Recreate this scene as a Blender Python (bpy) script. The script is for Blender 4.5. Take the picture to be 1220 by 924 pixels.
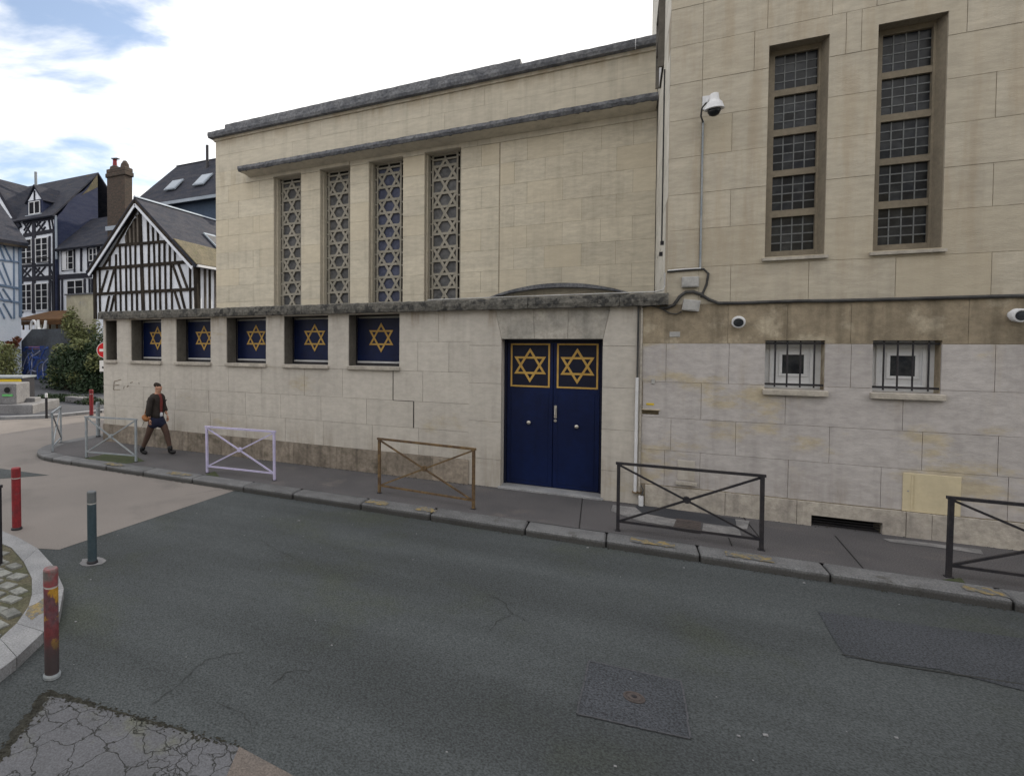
import bpy, bmesh, math, random
from mathutils import Vector, Matrix
from math import sin, cos, atan, radians, pi, sqrt
random.seed(7)
S = bpy.context.scene
C = S.collection
for o in list(bpy.data.objects): bpy.data.objects.remove(o)

# ------------------------------------------------------------------ camera
FPX, CX, CY, HZ, EYE = 680.0, 378.0, 424.0, 405.0, 2.65
YAW = radians(28.4); PITCH = -atan((CY - HZ) / FPX)
cd = bpy.data.cameras.new('camera'); cam = bpy.data.objects.new('camera', cd); C.objects.link(cam)
cam.location = (0, 0, EYE); cam.rotation_euler = (pi/2 + PITCH, 0, YAW)
cd.sensor_width = 36; cd.lens = 36 * FPX / 1220
cd.shift_x = (610 - CX) / 1220; cd.shift_y = (CY - 462) / 1220
cd.clip_start = .05; cd.clip_end = 2000
S.camera = cam
# surveying helpers: read a real position off the photograph for a known wall plane or ground height
_f = Vector((-sin(YAW)*cos(PITCH), cos(YAW)*cos(PITCH), sin(PITCH))); _r = Vector((cos(YAW), sin(YAW), 0)); _u = _r.cross(_f)
def ray(x, y): return _f + _r*((x-CX)/FPX) - _u*((y-CY)/FPX)
def atY(x, y, Y): r = ray(x, y); return Vector((0,0,EYE)) + r*(Y/r.y)
def atZ(x, y, Z=0.): r = ray(x, y); return Vector((0,0,EYE)) + r*((Z-EYE)/r.z)
def atX(x, y, X): r = ray(x, y); return Vector((0,0,EYE)) + r*(X/r.x)

# ------------------------------------------------------------------ sky and sun
SUN_EL, SUN_AZ = radians(30), radians(15.5)      # azimuth clockwise from +Y: behind the building, a little right
w = bpy.data.worlds.new('World'); S.world = w; w.use_nodes = True
nt = w.node_tree; N = nt.nodes; L = nt.links; N.clear()
out = N.new('ShaderNodeOutputWorld')
sky = N.new('ShaderNodeTexSky'); sky.sky_type = 'NISHITA'; sky.sun_disc = False
sky.sun_elevation = SUN_EL; sky.sun_rotation = SUN_AZ
bg1 = N.new('ShaderNodeBackground'); bg1.inputs[1].default_value = .15; L.new(sky.outputs[0], bg1.inputs[0])
bg2 = N.new('ShaderNodeBackground'); bg2.inputs[0].default_value = (1, .985, .965, 1); bg2.inputs[1].default_value = 1.12
tc = N.new('ShaderNodeTexCoord')
mp = N.new('ShaderNodeMapping'); mp.inputs['Rotation'].default_value = (radians(20), radians(-38), radians(40)); mp.inputs['Scale'].default_value = (1.3, 1.3, 4.2)
L.new(tc.outputs['Generated'], mp.inputs[0])
n1 = N.new('ShaderNodeTexNoise'); n1.inputs['Scale'].default_value = 2.3; n1.inputs['Detail'].default_value = 7; n1.inputs['Roughness'].default_value = .55; n1.inputs['Distortion'].default_value = .35
L.new(mp.outputs[0], n1.inputs[0])
d0 = ray(60, 62).normalized()
vd = N.new('ShaderNodeVectorMath'); vd.operation = 'DISTANCE'; vd.inputs[1].default_value = d0; L.new(tc.outputs['Generated'], vd.inputs[0])
mr = N.new('ShaderNodeMapRange'); mr.inputs[1].default_value = .08; mr.inputs[2].default_value = .40; mr.inputs[3].default_value = -.07; mr.inputs[4].default_value = .26; L.new(vd.outputs['Value'], mr.inputs[0])
ad = N.new('ShaderNodeMath'); L.new(n1.outputs['Fac'], ad.inputs[0]); L.new(mr.outputs[0], ad.inputs[1])
m2 = N.new('ShaderNodeMapRange'); m2.interpolation_type = 'SMOOTHSTEP'; m2.inputs[1].default_value = .33; m2.inputs[2].default_value = .55; m2.inputs[3].default_value = .08; L.new(ad.outputs[0], m2.inputs[0])
mx = N.new('ShaderNodeMixShader'); L.new(m2.outputs[0], mx.inputs[0]); L.new(bg1.outputs[0], mx.inputs[1]); L.new(bg2.outputs[0], mx.inputs[2])
L.new(mx.outputs[0], out.inputs[0])
sl = bpy.data.lights.new('sun', 'SUN'); sl.energy = 3.2; sl.angle = radians(.6); sl.color = (1, .9, .74)
so = bpy.data.objects.new('sun', sl); C.objects.link(so)
sd = Vector((sin(SUN_AZ)*cos(SUN_EL), cos(SUN_AZ)*cos(SUN_EL), sin(SUN_EL)))
so.rotation_euler = sd.to_track_quat('Z', 'Y').to_euler(); so.location = sd*60
S.view_settings.view_transform = 'Standard'; S.view_settings.look = 'None'; S.view_settings.exposure = 0.42; S.view_settings.gamma = 1
S.render.engine = 'CYCLES'; S.render.resolution_x = 1024; S.render.resolution_y = 775

# ------------------------------------------------------------------ materials
def mat(name, c1, c2=None, rough=.85, rnd=.0, big=.6, fine=25., fa=.25, bump=.0, bscale=60., metal=0., stretch=None, spec=.3, streak=0., c3=None, c3s=.35, c3t=(.55,.7), hue=None, drips=(), lane=0.):
    """procedural surface: two colours mixed by broad noise, fine grain, per-object tone, bump, vertical stain streaks"""
    m = bpy.data.materials.new(name); m.use_nodes = True; nt = m.node_tree; N = nt.nodes; L = nt.links
    b = N['Principled BSDF']; b.inputs['Roughness'].default_value = rough; b.inputs['Metallic'].default_value = metal
    b.inputs['Specular IOR Level'].default_value = spec
    g = N.new('ShaderNodeNewGeometry'); P = g.outputs['Position']
    if stretch:
        mm = N.new('ShaderNodeMapping'); mm.inputs['Scale'].default_value = stretch; L.new(P, mm.inputs[0]); PS = mm.outputs[0]
    else: PS = P
    def noise(vec, sc, det=4, ro=.55):
        n = N.new('ShaderNodeTexNoise'); n.inputs['Scale'].default_value = sc; n.inputs['Detail'].default_value = det; n.inputs['Roughness'].default_value = ro
        L.new(vec, n.inputs[0]); return n.outputs['Fac']
    def ramp(v, a, b_, lo=0., hi=1.):
        r = N.new('ShaderNodeMapRange'); r.interpolation_type = 'SMOOTHSTEP'
        for i, x in enumerate((a, b_, lo, hi)): r.inputs[i+1].default_value = x
        L.new(v, r.inputs[0]); return r.outputs[0]
    def mix(f, a, b_, mode='MIX'):
        x = N.new('ShaderNodeMix'); x.data_type = 'RGBA'; x.blend_type = mode
        for s, v in ((0, f), (6, a), (7, b_)):
            if hasattr(v, 'links'): L.new(v, x.inputs[s])
            elif s == 0: x.inputs[0].default_value = v
            else: x.inputs[s].default_value = (*v[:3], 1)
        return x.outputs[2]
    col = mix(ramp(noise(PS, big), .35, .65), c1, c2 or c1)
    if c3: col = mix(ramp(noise(PS, c3s, 6, .65), *c3t), col, c3)
    def val(v):
        x = N.new('ShaderNodeCombineColor')
        for i in range(3): L.new(v, x.inputs[i])
        return x.outputs[0]
    if fa: col = mix(1., col, val(ramp(noise(PS, fine, 6, .7), .25, .75, 1-fa, 1+fa)), 'MULTIPLY')
    if streak:
        ms = N.new('ShaderNodeMapping'); ms.inputs['Scale'].default_value = (5, 5, .45); L.new(P, ms.inputs[0])
        col = mix(1., col, val(ramp(noise(ms.outputs[0], 1.2, 5), .45, .75, 1, 1-streak)), 'MULTIPLY')
    for (z0_, z1_, amt, dc, lo_) in drips:      # stain runs between two heights, with a ragged edge
        ms = N.new('ShaderNodeMapping'); ms.inputs['Scale'].default_value = (3.2, 3.2, .35); L.new(P, ms.inputs[0])
        sx = N.new('ShaderNodeSeparateXYZ'); L.new(P, sx.inputs[0]); zz = ramp(sx.outputs[2], z0_, z1_)
        ml = N.new('ShaderNodeMath'); ml.operation = 'MULTIPLY'; L.new(zz, ml.inputs[0]); L.new(ramp(noise(ms.outputs[0], 1.1, 5, .65), lo_, lo_+.22, 0, amt), ml.inputs[1])
        col = mix(ml.outputs[0], col, dc)
    if lane:
        ms = N.new('ShaderNodeMapping'); ms.inputs['Scale'].default_value = (.16, 1.0, 1); L.new(P, ms.inputs[0])
        col = mix(1., col, val(ramp(noise(ms.outputs[0], 1.3, 4), .3, .7, 1-lane, 1+lane)), 'MULTIPLY')
        col = mix(ramp(noise(P, 1.7, 6, .7), .62, .78, 0, .55), col, tuple(c*.55 for c in c1))
        col = mix(ramp(noise(P, 85, 2, .5), .68, .78, 0, .5), col, tuple(min(1, c*2.2) for c in c1))
    if rnd:
        oi = N.new('ShaderNodeObjectInfo')
        col = mix(1., col, val(ramp(oi.outputs['Random'], 0, 1, 1-rnd, 1+rnd)), 'MULTIPLY')
        if hue:
            wn = N.new('ShaderNodeTexWhiteNoise'); wn.noise_dimensions = '1D'; L.new(oi.outputs['Random'], wn.inputs['W'])
            col = mix(ramp(wn.outputs[0], .45, 1., 0, .55), col, hue)
    L.new(col, b.inputs['Base Color'])
    if bump:
        bp = N.new('ShaderNodeBump'); bp.inputs['Strength'].default_value = bump; bp.inputs['Distance'].default_value = .01
        L.new(noise(PS, bscale, 6, .7), bp.inputs['Height']); L.new(bp.outputs[0], b.inputs['Normal'])
    m['_b'] = 1
    return m
M = {}
M['warm'] = mat('warm_limestone', (.53,.485,.395), (.485,.445,.365), rnd=.04, big=.8, fine=6, fa=.13, bump=.5, bscale=30, stretch=(.7,.7,2.6), streak=.12, hue=(.53,.465,.35), drips=((7.2,7.7,.35,(.30,.24,.16),.45),(4.2,3.5,.4,(.30,.26,.19),.45)))
M['warmpl'] = mat('warm_limestone_plain', (.52,.478,.395), (.48,.442,.368), big=.5, fine=5, fa=.1, bump=.4, bscale=30, stretch=(.6,.6,2.4), streak=.16, drips=((8.7,9.15,.45,(.30,.22,.13),.42),(8.5,8.05,.3,(.28,.26,.22),.45)))
M['wing'] = mat('wing_limestone', (.43,.392,.325), (.39,.357,.298), rnd=.03, big=.7, fine=6, fa=.13, bump=.5, bscale=30, stretch=(.7,.7,2.6), streak=.12, hue=(.405,.355,.27), drips=((3.3,3.8,.35,(.30,.23,.15),.45),(3.55,3.2,.4,(.22,.18,.13),.5)))
M['grey'] = mat('cleaned_grey_stone', (.455,.43,.395), (.425,.40,.37), rnd=.03, big=.7, fine=7, fa=.1, bump=.4, bscale=35, streak=.12, c3=(.39,.35,.275), c3s=.7, c3t=(.57,.70), stretch=(.8,.8,1.5), drips=((2.75,3.2,.75,(.20,.155,.11),.46),(1.0,.45,.5,(.25,.22,.18),.42)))
M['raw']    = mat('stained_raw_stone', (.31,.26,.19), (.25,.21,.155), rnd=.06, big=1.3, fine=9, fa=.2, bump=.6, bscale=40, streak=.35, c3=(.40,.35,.27), c3s=1.2, c3t=(.52,.62))
M['plinth'] = mat('dirty_plinth_stone', (.25,.215,.18), (.175,.15,.125), rnd=.12, big=2.2, fine=14, fa=.28, bump=.9, bscale=30, streak=.45, c3=(.085,.075,.055), c3s=1.8, c3t=(.54,.72))
M['plinthR'] = mat('worn_plinth_stone', (.39,.36,.32), (.31,.285,.26), rnd=.07, big=1.8, fine=12, fa=.22, bump=.8, bscale=30, streak=.25, c3=(.19,.15,.12), c3s=1.1, c3t=(.6,.74))
M['joint'] = mat('mortar_joint', (.33,.29,.225), (.28,.245,.195), fine=30)
M['jointG'] = mat('grey_mortar', (.36,.34,.31), (.31,.29,.265), fine=30)
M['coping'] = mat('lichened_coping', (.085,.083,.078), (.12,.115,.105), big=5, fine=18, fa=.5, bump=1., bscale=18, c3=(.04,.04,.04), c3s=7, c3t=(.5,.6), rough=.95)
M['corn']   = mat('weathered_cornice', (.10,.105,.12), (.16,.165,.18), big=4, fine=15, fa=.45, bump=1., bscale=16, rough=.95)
M['lintel'] = mat('mottled_lintel_stone', (.36,.34,.31), (.27,.26,.24), rnd=.05, big=3, fine=12, fa=.25, bump=.6, bscale=30, streak=.3)
M['sill']   = mat('sill_stone', (.40,.37,.33), (.30,.28,.25), big=4, fine=18, fa=.2, bump=.5)
M['lat'] = mat('lattice_concrete', (.31,.29,.25), (.26,.245,.21), big=2, fine=20, fa=.2, bump=.4)
M['twf']    = mat('window_stone_frame', (.23,.20,.155), (.19,.165,.13), big=2, fine=18, fa=.15, bump=.3)
M['dglass'] = mat('dusty_glass', (.105,.105,.11), (.07,.072,.078), big=5, fine=12, fa=.25, rough=.5, spec=.2, rnd=.2, bump=.5, bscale=14)
M['pane'] = mat('dark_pane', (.012,.014,.019), (.03,.033,.037), big=6, fine=9, fa=.3, rough=.2, spec=.25, rnd=.5)
M['lead'] = mat('lead_came', (.15,.16,.17), fine=30, rough=.6)
M['navy'] = mat('navy_paint', (.0025,.010,.055), (.002,.0075,.042), big=1.5, fine=10, fa=.15, rough=.42, spec=.25, streak=.25, bump=.15, bscale=20)
M['navyd'] = mat('dark_navy_panel', (.007,.010,.030), (.006,.008,.024), fine=10, fa=.15, rough=.5, spec=.25)
M['gold']   = mat('gold_paint', (.50,.32,.09), (.42,.26,.07), big=5, fine=20, fa=.12, rough=.5)
M['metal']  = mat('satin_metal', (.55,.53,.50), rough=.35, metal=.8, fa=.05)
M['black']  = mat('black_metal', (.018,.018,.024), (.028,.026,.03), big=8, fine=40, fa=.3, rough=.5, bump=.2)
M['blackc'] = mat('black_cable', (.03,.03,.032), (.06,.06,.06), big=4, fine=30, rough=.6)
M['white']  = mat('white_plastic', (.62,.63,.66), (.55,.56,.59), big=3, fine=15, fa=.06, rough=.5)
M['greyp']  = mat('grey_plastic', (.36,.36,.36), (.28,.28,.28), big=6, fine=20, fa=.15, rough=.6, bump=.2)
M['cream']  = mat('cream_painted_metal', (.55,.48,.33), (.50,.44,.31), big=2, fine=15, fa=.06, rough=.5, streak=.08)
M['lilac']  = mat('lilac_painted_metal', (.46,.43,.62), (.40,.38,.55), big=6, fine=30, fa=.12, rough=.5)
M['rust'] = mat('rusty_brown_metal', (.15,.10,.05), (.085,.055,.035), big=7, fine=30, fa=.35, rough=.75, bump=.4)
M['galv']   = mat('grey_painted_metal', (.20,.23,.26), (.26,.28,.30), big=7, fine=30, fa=.15, rough=.5)
M['red'] = mat('worn_red_paint', (.22,.022,.028), (.16,.022,.028), big=9, fine=30, fa=.25, rough=.6, c3=(.09,.06,.065), c3s=6, c3t=(.6,.72))
M['redy'] = mat('worn_red_yellow_paint', (.20,.035,.04), (.10,.06,.075), big=5, fine=25, fa=.3, rough=.65, c3=(.36,.20,.03), c3s=6, c3t=(.54,.60), drips=((.42,.05,.9,(.050,.042,.045),.3),))
M['teal'] = mat('teal_grey_paint', (.040,.064,.080), (.05,.072,.088), big=5, fine=30, fa=.2, rough=.6, spec=.2)
M['band']   = mat('reflective_band', (.5,.5,.5), fa=.1)
M['brick'] = mat('sooty_chimney_brick', (.075,.055,.045), (.05,.042,.036), big=3, fine=8, fa=.4, rough=.9, bump=.8, stretch=(1,1,3))
M['slate'] = mat('slate_roofing', (.026,.030,.044), (.042,.043,.055), big=1.3, fine=7, fa=.35, rough=.85, spec=.15, bump=.6, bscale=12, stretch=(1,1,3), c3=(.075,.06,.035), c3s=1.1, c3t=(.62,.75))
M['slateh'] = mat('slate_hanging', (.028,.036,.075), (.04,.047,.085), big=1.3, fine=9, fa=.25, rough=.8, spec=.15, bump=.5, bscale=12, stretch=(1,1,4))
M['ybrown'] = mat('yellow_brown_roofing', (.13,.112,.075), (.10,.088,.06), big=1.5, fine=8, fa=.35, rough=.95, bump=.8, bscale=12, c3=(.08,.08,.035), c3s=2)  # yellow-brown with olive patches: lower roof strip and the sunlit gable corner
M['zinc']   = mat('zinc_flashing', (.30,.34,.40), (.24,.28,.33), fine=10, fa=.1, rough=.5, metal=.2)
M['plaster'] = mat('white_infill_plaster', (.68,.71,.78), (.60,.63,.70), big=1.5, fine=9, fa=.08, rnd=.03)
M['plasb'] = mat('blue_white_infill_plaster', (.60,.65,.74), (.54,.60,.69), big=1.5, fine=9, fa=.08)
M['timber'] = mat('dark_oak_timber', (.022,.019,.017), (.038,.031,.025), rnd=.2, big=3, fine=14, fa=.35, bump=.5, stretch=(1,1,.3), spec=.1)
M['timberk']= mat('blue_black_timber', (.012,.014,.024), (.02,.02,.03), rnd=.2, fine=14, fa=.3)
M['timberb'] = mat('blue_painted_timber', (.13,.19,.29), (.16,.22,.32), rnd=.1, fine=14, fa=.2, spec=.1)
M['timberw'] = mat('weathered_board', (.12,.105,.09), (.085,.075,.065), rnd=.2, fine=14, fa=.25)
M['lime']   = mat('lime_render', (.44,.41,.31), (.38,.35,.27), big=1.2, fine=9, fa=.12, streak=.2, c3=(.30,.30,.28), c3s=1)
M['wwin']   = mat('white_window_paint', (.62,.63,.66), fa=.05)
M['wood']   = mat('brown_wood', (.13,.065,.025), (.09,.045,.02), rnd=.15, big=3, fine=12, fa=.3)
M['graf']   = mat('dark_blue_graffiti_wall', (.035,.06,.13), (.07,.08,.11), big=.9, fine=4, fa=.4, c3=(.02,.05,.22), c3s=.8, c3t=(.45,.6))
M['grafw']  = mat('dark_grey_render', (.075,.085,.10), (.055,.06,.07), big=.9, fine=6, fa=.25)
M['paintb'] = mat('graffiti_blue', (.03,.07,.30), (.06,.12,.36), big=3, fa=.2)
M['paintw'] = mat('graffiti_pale', (.34,.36,.46), (.22,.25,.38), big=3, fa=.2)
M['paintr'] = mat('graffiti_red', (.35,.08,.08), (.40,.22,.20), big=5, fa=.3)
M['whiteo'] = mat('white_ornament', (.75,.76,.78), fa=.03)
M['leaf']   = mat('dark_leaf', (.014,.030,.014), (.026,.048,.018), big=2.5, fine=9, fa=.35, rough=.6, spec=.3)
M['leafl']  = mat('light_leaf', (.12,.14,.055), (.16,.17,.07), big=2.5, fine=9, fa=.35, rough=.6)
M['leafr']  = mat('red_leaf', (.16,.05,.025), (.10,.05,.02), big=2.5, fine=9, fa=.3)
M['bark']   = mat('bark', (.07,.055,.04), (.045,.035,.025), fine=20)
M['asph'] = mat('road_asphalt', (.063,.071,.076), (.053,.060,.064), big=.45, fine=60, fa=.6, bump=1., bscale=75, rough=.85, spec=.2, c3=(.056,.064,.055), c3s=.45, c3t=(.5,.70), lane=.16)
M['asph2']  = mat('plaza_asphalt', (.075,.078,.09), (.06,.063,.072), big=.4, fine=40, fa=.3, bump=.5, bscale=70)
M['patch'] = mat('asphalt_patch', (.054,.059,.070), (.047,.052,.061), big=1.2, fine=60, fa=.8, bump=.8, bscale=75, spec=.2, lane=.08)
M['beige'] = mat('beige_road_surface', (.19,.172,.163), (.165,.15,.143), big=.5, fine=60, fa=.25, bump=.4, bscale=80, c3=(.13,.12,.115), c3s=.7, c3t=(.5,.72))
M['walk'] = mat('pavement_asphalt', (.090,.086,.092), (.072,.070,.076), big=.9, fine=70, fa=.5, bump=.7, bscale=90, c3=(.11,.10,.10), c3s=1.1)
M['walkd']  = mat('fresh_pavement_asphalt', (.032,.034,.042), (.04,.042,.05), big=2, fine=60, fa=.3, bump=.6)
M['walkl']  = mat('pale_pavement_patch', (.22,.215,.22), (.14,.14,.145), big=4, fine=40, fa=.3, bump=.4)
M['kerb'] = mat('granite_kerb', (.135,.138,.146), (.105,.107,.114), rnd=.12, big=3, fine=60, fa=.45, bump=.7, bscale=60, c3=(.06,.058,.055), c3s=2.2, c3t=(.56,.75), drips=((-.015,-.06,.75,(.035,.034,.032),.1),))
M['kerbl'] = mat('pale_granite_kerb', (.25,.255,.27), (.20,.205,.22), rnd=.06, big=3, fine=60, fa=.35, bump=.5, bscale=60)
M['yel'] = mat('worn_yellow_paint', (.24,.175,.07), (.15,.135,.095), big=14, fine=50, fa=.4, c3=(.115,.117,.12), c3s=9, c3t=(.46,.56))
M['cobble'] = mat('granite_setts', (.20,.205,.195), (.13,.135,.13), rnd=.2, big=6, fine=40, fa=.3, bump=.7)
M['mossgr'] = mat('mossy_grit', (.10,.09,.06), (.06,.062,.035), big=3, fine=35, fa=.5, bump=1.)
M['moss'] = mat('moss_dirt', (.022,.022,.018), (.036,.035,.028), big=9, fine=40, fa=.4, bump=1.)
M['cover'] = mat('rusty_cover_plate', (.075,.062,.060), (.06,.052,.052), big=6, fine=40, fa=.3, bump=.5)
M['dark']   = mat('dark_interior', (.012,.012,.013), fa=.2)
M['concr']  = mat('concrete', (.20,.20,.21), (.15,.15,.16), big=1.5, fine=20, fa=.25, bump=.5)
M['yelb']   = mat('yellow_panel', (.62,.45,.03), (.55,.40,.03), fine=15, fa=.1, rough=.5)
M['greenb'] = mat('green_panel', (.12,.40,.14), fa=.1)
M['signred']= mat('sign_red', (.55,.02,.025), rough=.4, fa=.05)
M['signw']  = mat('sign_white', (.75,.75,.75), rough=.4, fa=.04)
M['pale']   = mat('lit_side_limestone', (.56,.54,.49), (.50,.48,.43), rnd=.03, big=.8, fine=6, fa=.1, bump=.4, bscale=30, stretch=(.7,.7,2.6), streak=.15)  # wing stone made lighter: its side face's brighter lighting is in the colour
M['rev']    = mat('dark_grey_reveal', (.13,.12,.105), (.10,.092,.082), big=2, fine=10, fa=.2, bump=.4)  # dark tone for niche reveals, corner panel and bay frame
M['greyR'] = mat('worn_cleaned_stone', (.41,.39,.388), (.38,.36,.358), rnd=.04, big=.8, fine=7, fa=.14, bump=.5, bscale=35, streak=.14, c3=(.40,.35,.265), c3s=.75, c3t=(.53,.64), stretch=(.8,.8,1.7), drips=((.9,.4,.5,(.24,.21,.18),.45),(1.5,1.9,.35,(.34,.27,.17),.52)))
M['crackd'] = mat('crack_fill', (.030,.032,.033), fa=.3)
M['dgl2'] = mat('dusty_blue_glass', (.075,.085,.135), (.05,.058,.10), big=5, fine=12, fa=.2, rough=.5, spec=.2, bump=.5, bscale=14)
M['bluew']  = mat('blue_grey_cladding', (.055,.08,.125), (.045,.068,.105), big=1.2, fine=8, fa=.15)
M['greenp'] = mat('green_moss_patch', (.040,.055,.022), (.05,.058,.03), big=9, fine=40, fa=.4, bump=1.)
M['panef']  = mat('dark_far_pane', (.012,.013,.018), fa=.2, rough=.6, spec=.05)
M['capred'] = mat('worn_head_paint', (.25,.05,.06), (.13,.12,.12), big=11, fine=30, fa=.2, rough=.6)
M['tgrey']  = mat('grey_head_paint', (.085,.095,.11), (.11,.12,.13), big=5, fine=30, fa=.2, rough=.6)
M['dirtyb'] = mat('dim_brown_surface', (.135,.115,.105), (.11,.10,.095), big=1.5, fine=70, fa=.4, bump=.5, bscale=90)
M['skin']   = mat('skin', (.42,.24,.17), (.38,.21,.15), fa=.06, rough=.6)
M['hair']   = mat('dark_hair', (.022,.016,.012), fine=60, fa=.4)
M['jacket'] = mat('dark_jacket_cloth', (.022,.019,.018), (.03,.024,.022), big=6, fine=50, fa=.25)
M['shirt']  = mat('burgundy_shirt_cloth', (.17,.035,.03), (.13,.03,.03), big=8, fine=50, fa=.15)
M['shirtw'] = mat('white_cloth', (.50,.52,.58), fa=.1)
M['shorts'] = mat('navy_shorts_cloth', (.009,.012,.03), (.013,.016,.04), big=8, fine=50, fa=.2)
M['tights'] = mat('brown_tights', (.075,.045,.035), (.06,.036,.03), big=6, fine=40, fa=.12)
M['boot']   = mat('black_leather', (.010,.010,.012), fa=.2, rough=.45)
M['bag'] = mat('tan_leather_bag', (.24,.095,.03), (.17,.07,.025), big=8, fine=30, fa=.2, rough=.6)
# cracked patch: a crack network added to a pale asphalt
def cracked():
    m = mat('cracked_pale_asphalt', (.105,.108,.122), (.085,.088,.098), big=1.5, fine=70, fa=.35, bump=.5, bscale=90, c3=(.11,.115,.085), c3s=1.6, c3t=(.5,.7))
    nt = m.node_tree; N = nt.nodes; L = nt.links; b = N['Principled BSDF']; src = b.inputs['Base Color'].links[0].from_socket
    g = N.new('ShaderNodeNewGeometry'); nz = N.new('ShaderNodeTexNoise'); nz.inputs['Scale'].default_value = 5; nz.inputs['Detail'].default_value = 6
    L.new(g.outputs['Position'], nz.inputs[0])
    v1 = N.new('ShaderNodeVectorMath'); v1.operation = 'SCALE'; v1.inputs['Scale'].default_value = .28; L.new(nz.outputs['Color'], v1.inputs[0])
    v2 = N.new('ShaderNodeVectorMath'); L.new(g.outputs['Position'], v2.inputs[0]); L.new(v1.outputs[0], v2.inputs[1])
    def vor(s, wd):
        v = N.new('ShaderNodeTexVoronoi'); v.feature = 'DISTANCE_TO_EDGE'; v.inputs['Scale'].default_value = s; L.new(v2.outputs[0], v.inputs[0])
        r = N.new('ShaderNodeMapRange'); r.inputs[1].default_value = 0; r.inputs[2].default_value = wd; L.new(v.outputs['Distance'], r.inputs[0]); return r.outputs[0]
    a, c = vor(4.2, .020), vor(10, .03)
    mn = N.new('ShaderNodeMath'); mn.operation = 'MAXIMUM'
    n3 = N.new('ShaderNodeTexNoise'); n3.inputs['Scale'].default_value = 2.2; L.new(g.outputs['Position'], n3.inputs[0])
    r3 = N.new('ShaderNodeMapRange'); r3.inputs[1].default_value = .5; r3.inputs[2].default_value = .56; r3.inputs[3].default_value = 1; r3.inputs[4].default_value = 0; L.new(n3.outputs['Fac'], r3.inputs[0])
    L.new(c, mn.inputs[0]); L.new(r3.outputs[0], mn.inputs[1])
    ml = N.new('ShaderNodeMath'); ml.operation = 'MULTIPLY'; L.new(a, ml.inputs[0]); L.new(mn.outputs[0], ml.inputs[1])
    x = N.new('ShaderNodeMix'); x.data_type = 'RGBA'; x.inputs[6].default_value = (.018,.02,.016,1); L.new(ml.outputs[0], x.inputs[0]); L.new(src, x.inputs[7]); L.new(x.outputs[2], b.inputs['Base Color'])
    bp = N.new('ShaderNodeBump'); bp.inputs['Strength'].default_value = .8; bp.inputs['Distance'].default_value = .01; L.new(ml.outputs[0], bp.inputs['Height']); L.new(bp.outputs[0], b.inputs['Normal'])
    return m
M['crack'] = cracked()
# red and white dirt streaks at the foot of the bollards come with the paint materials above

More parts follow.
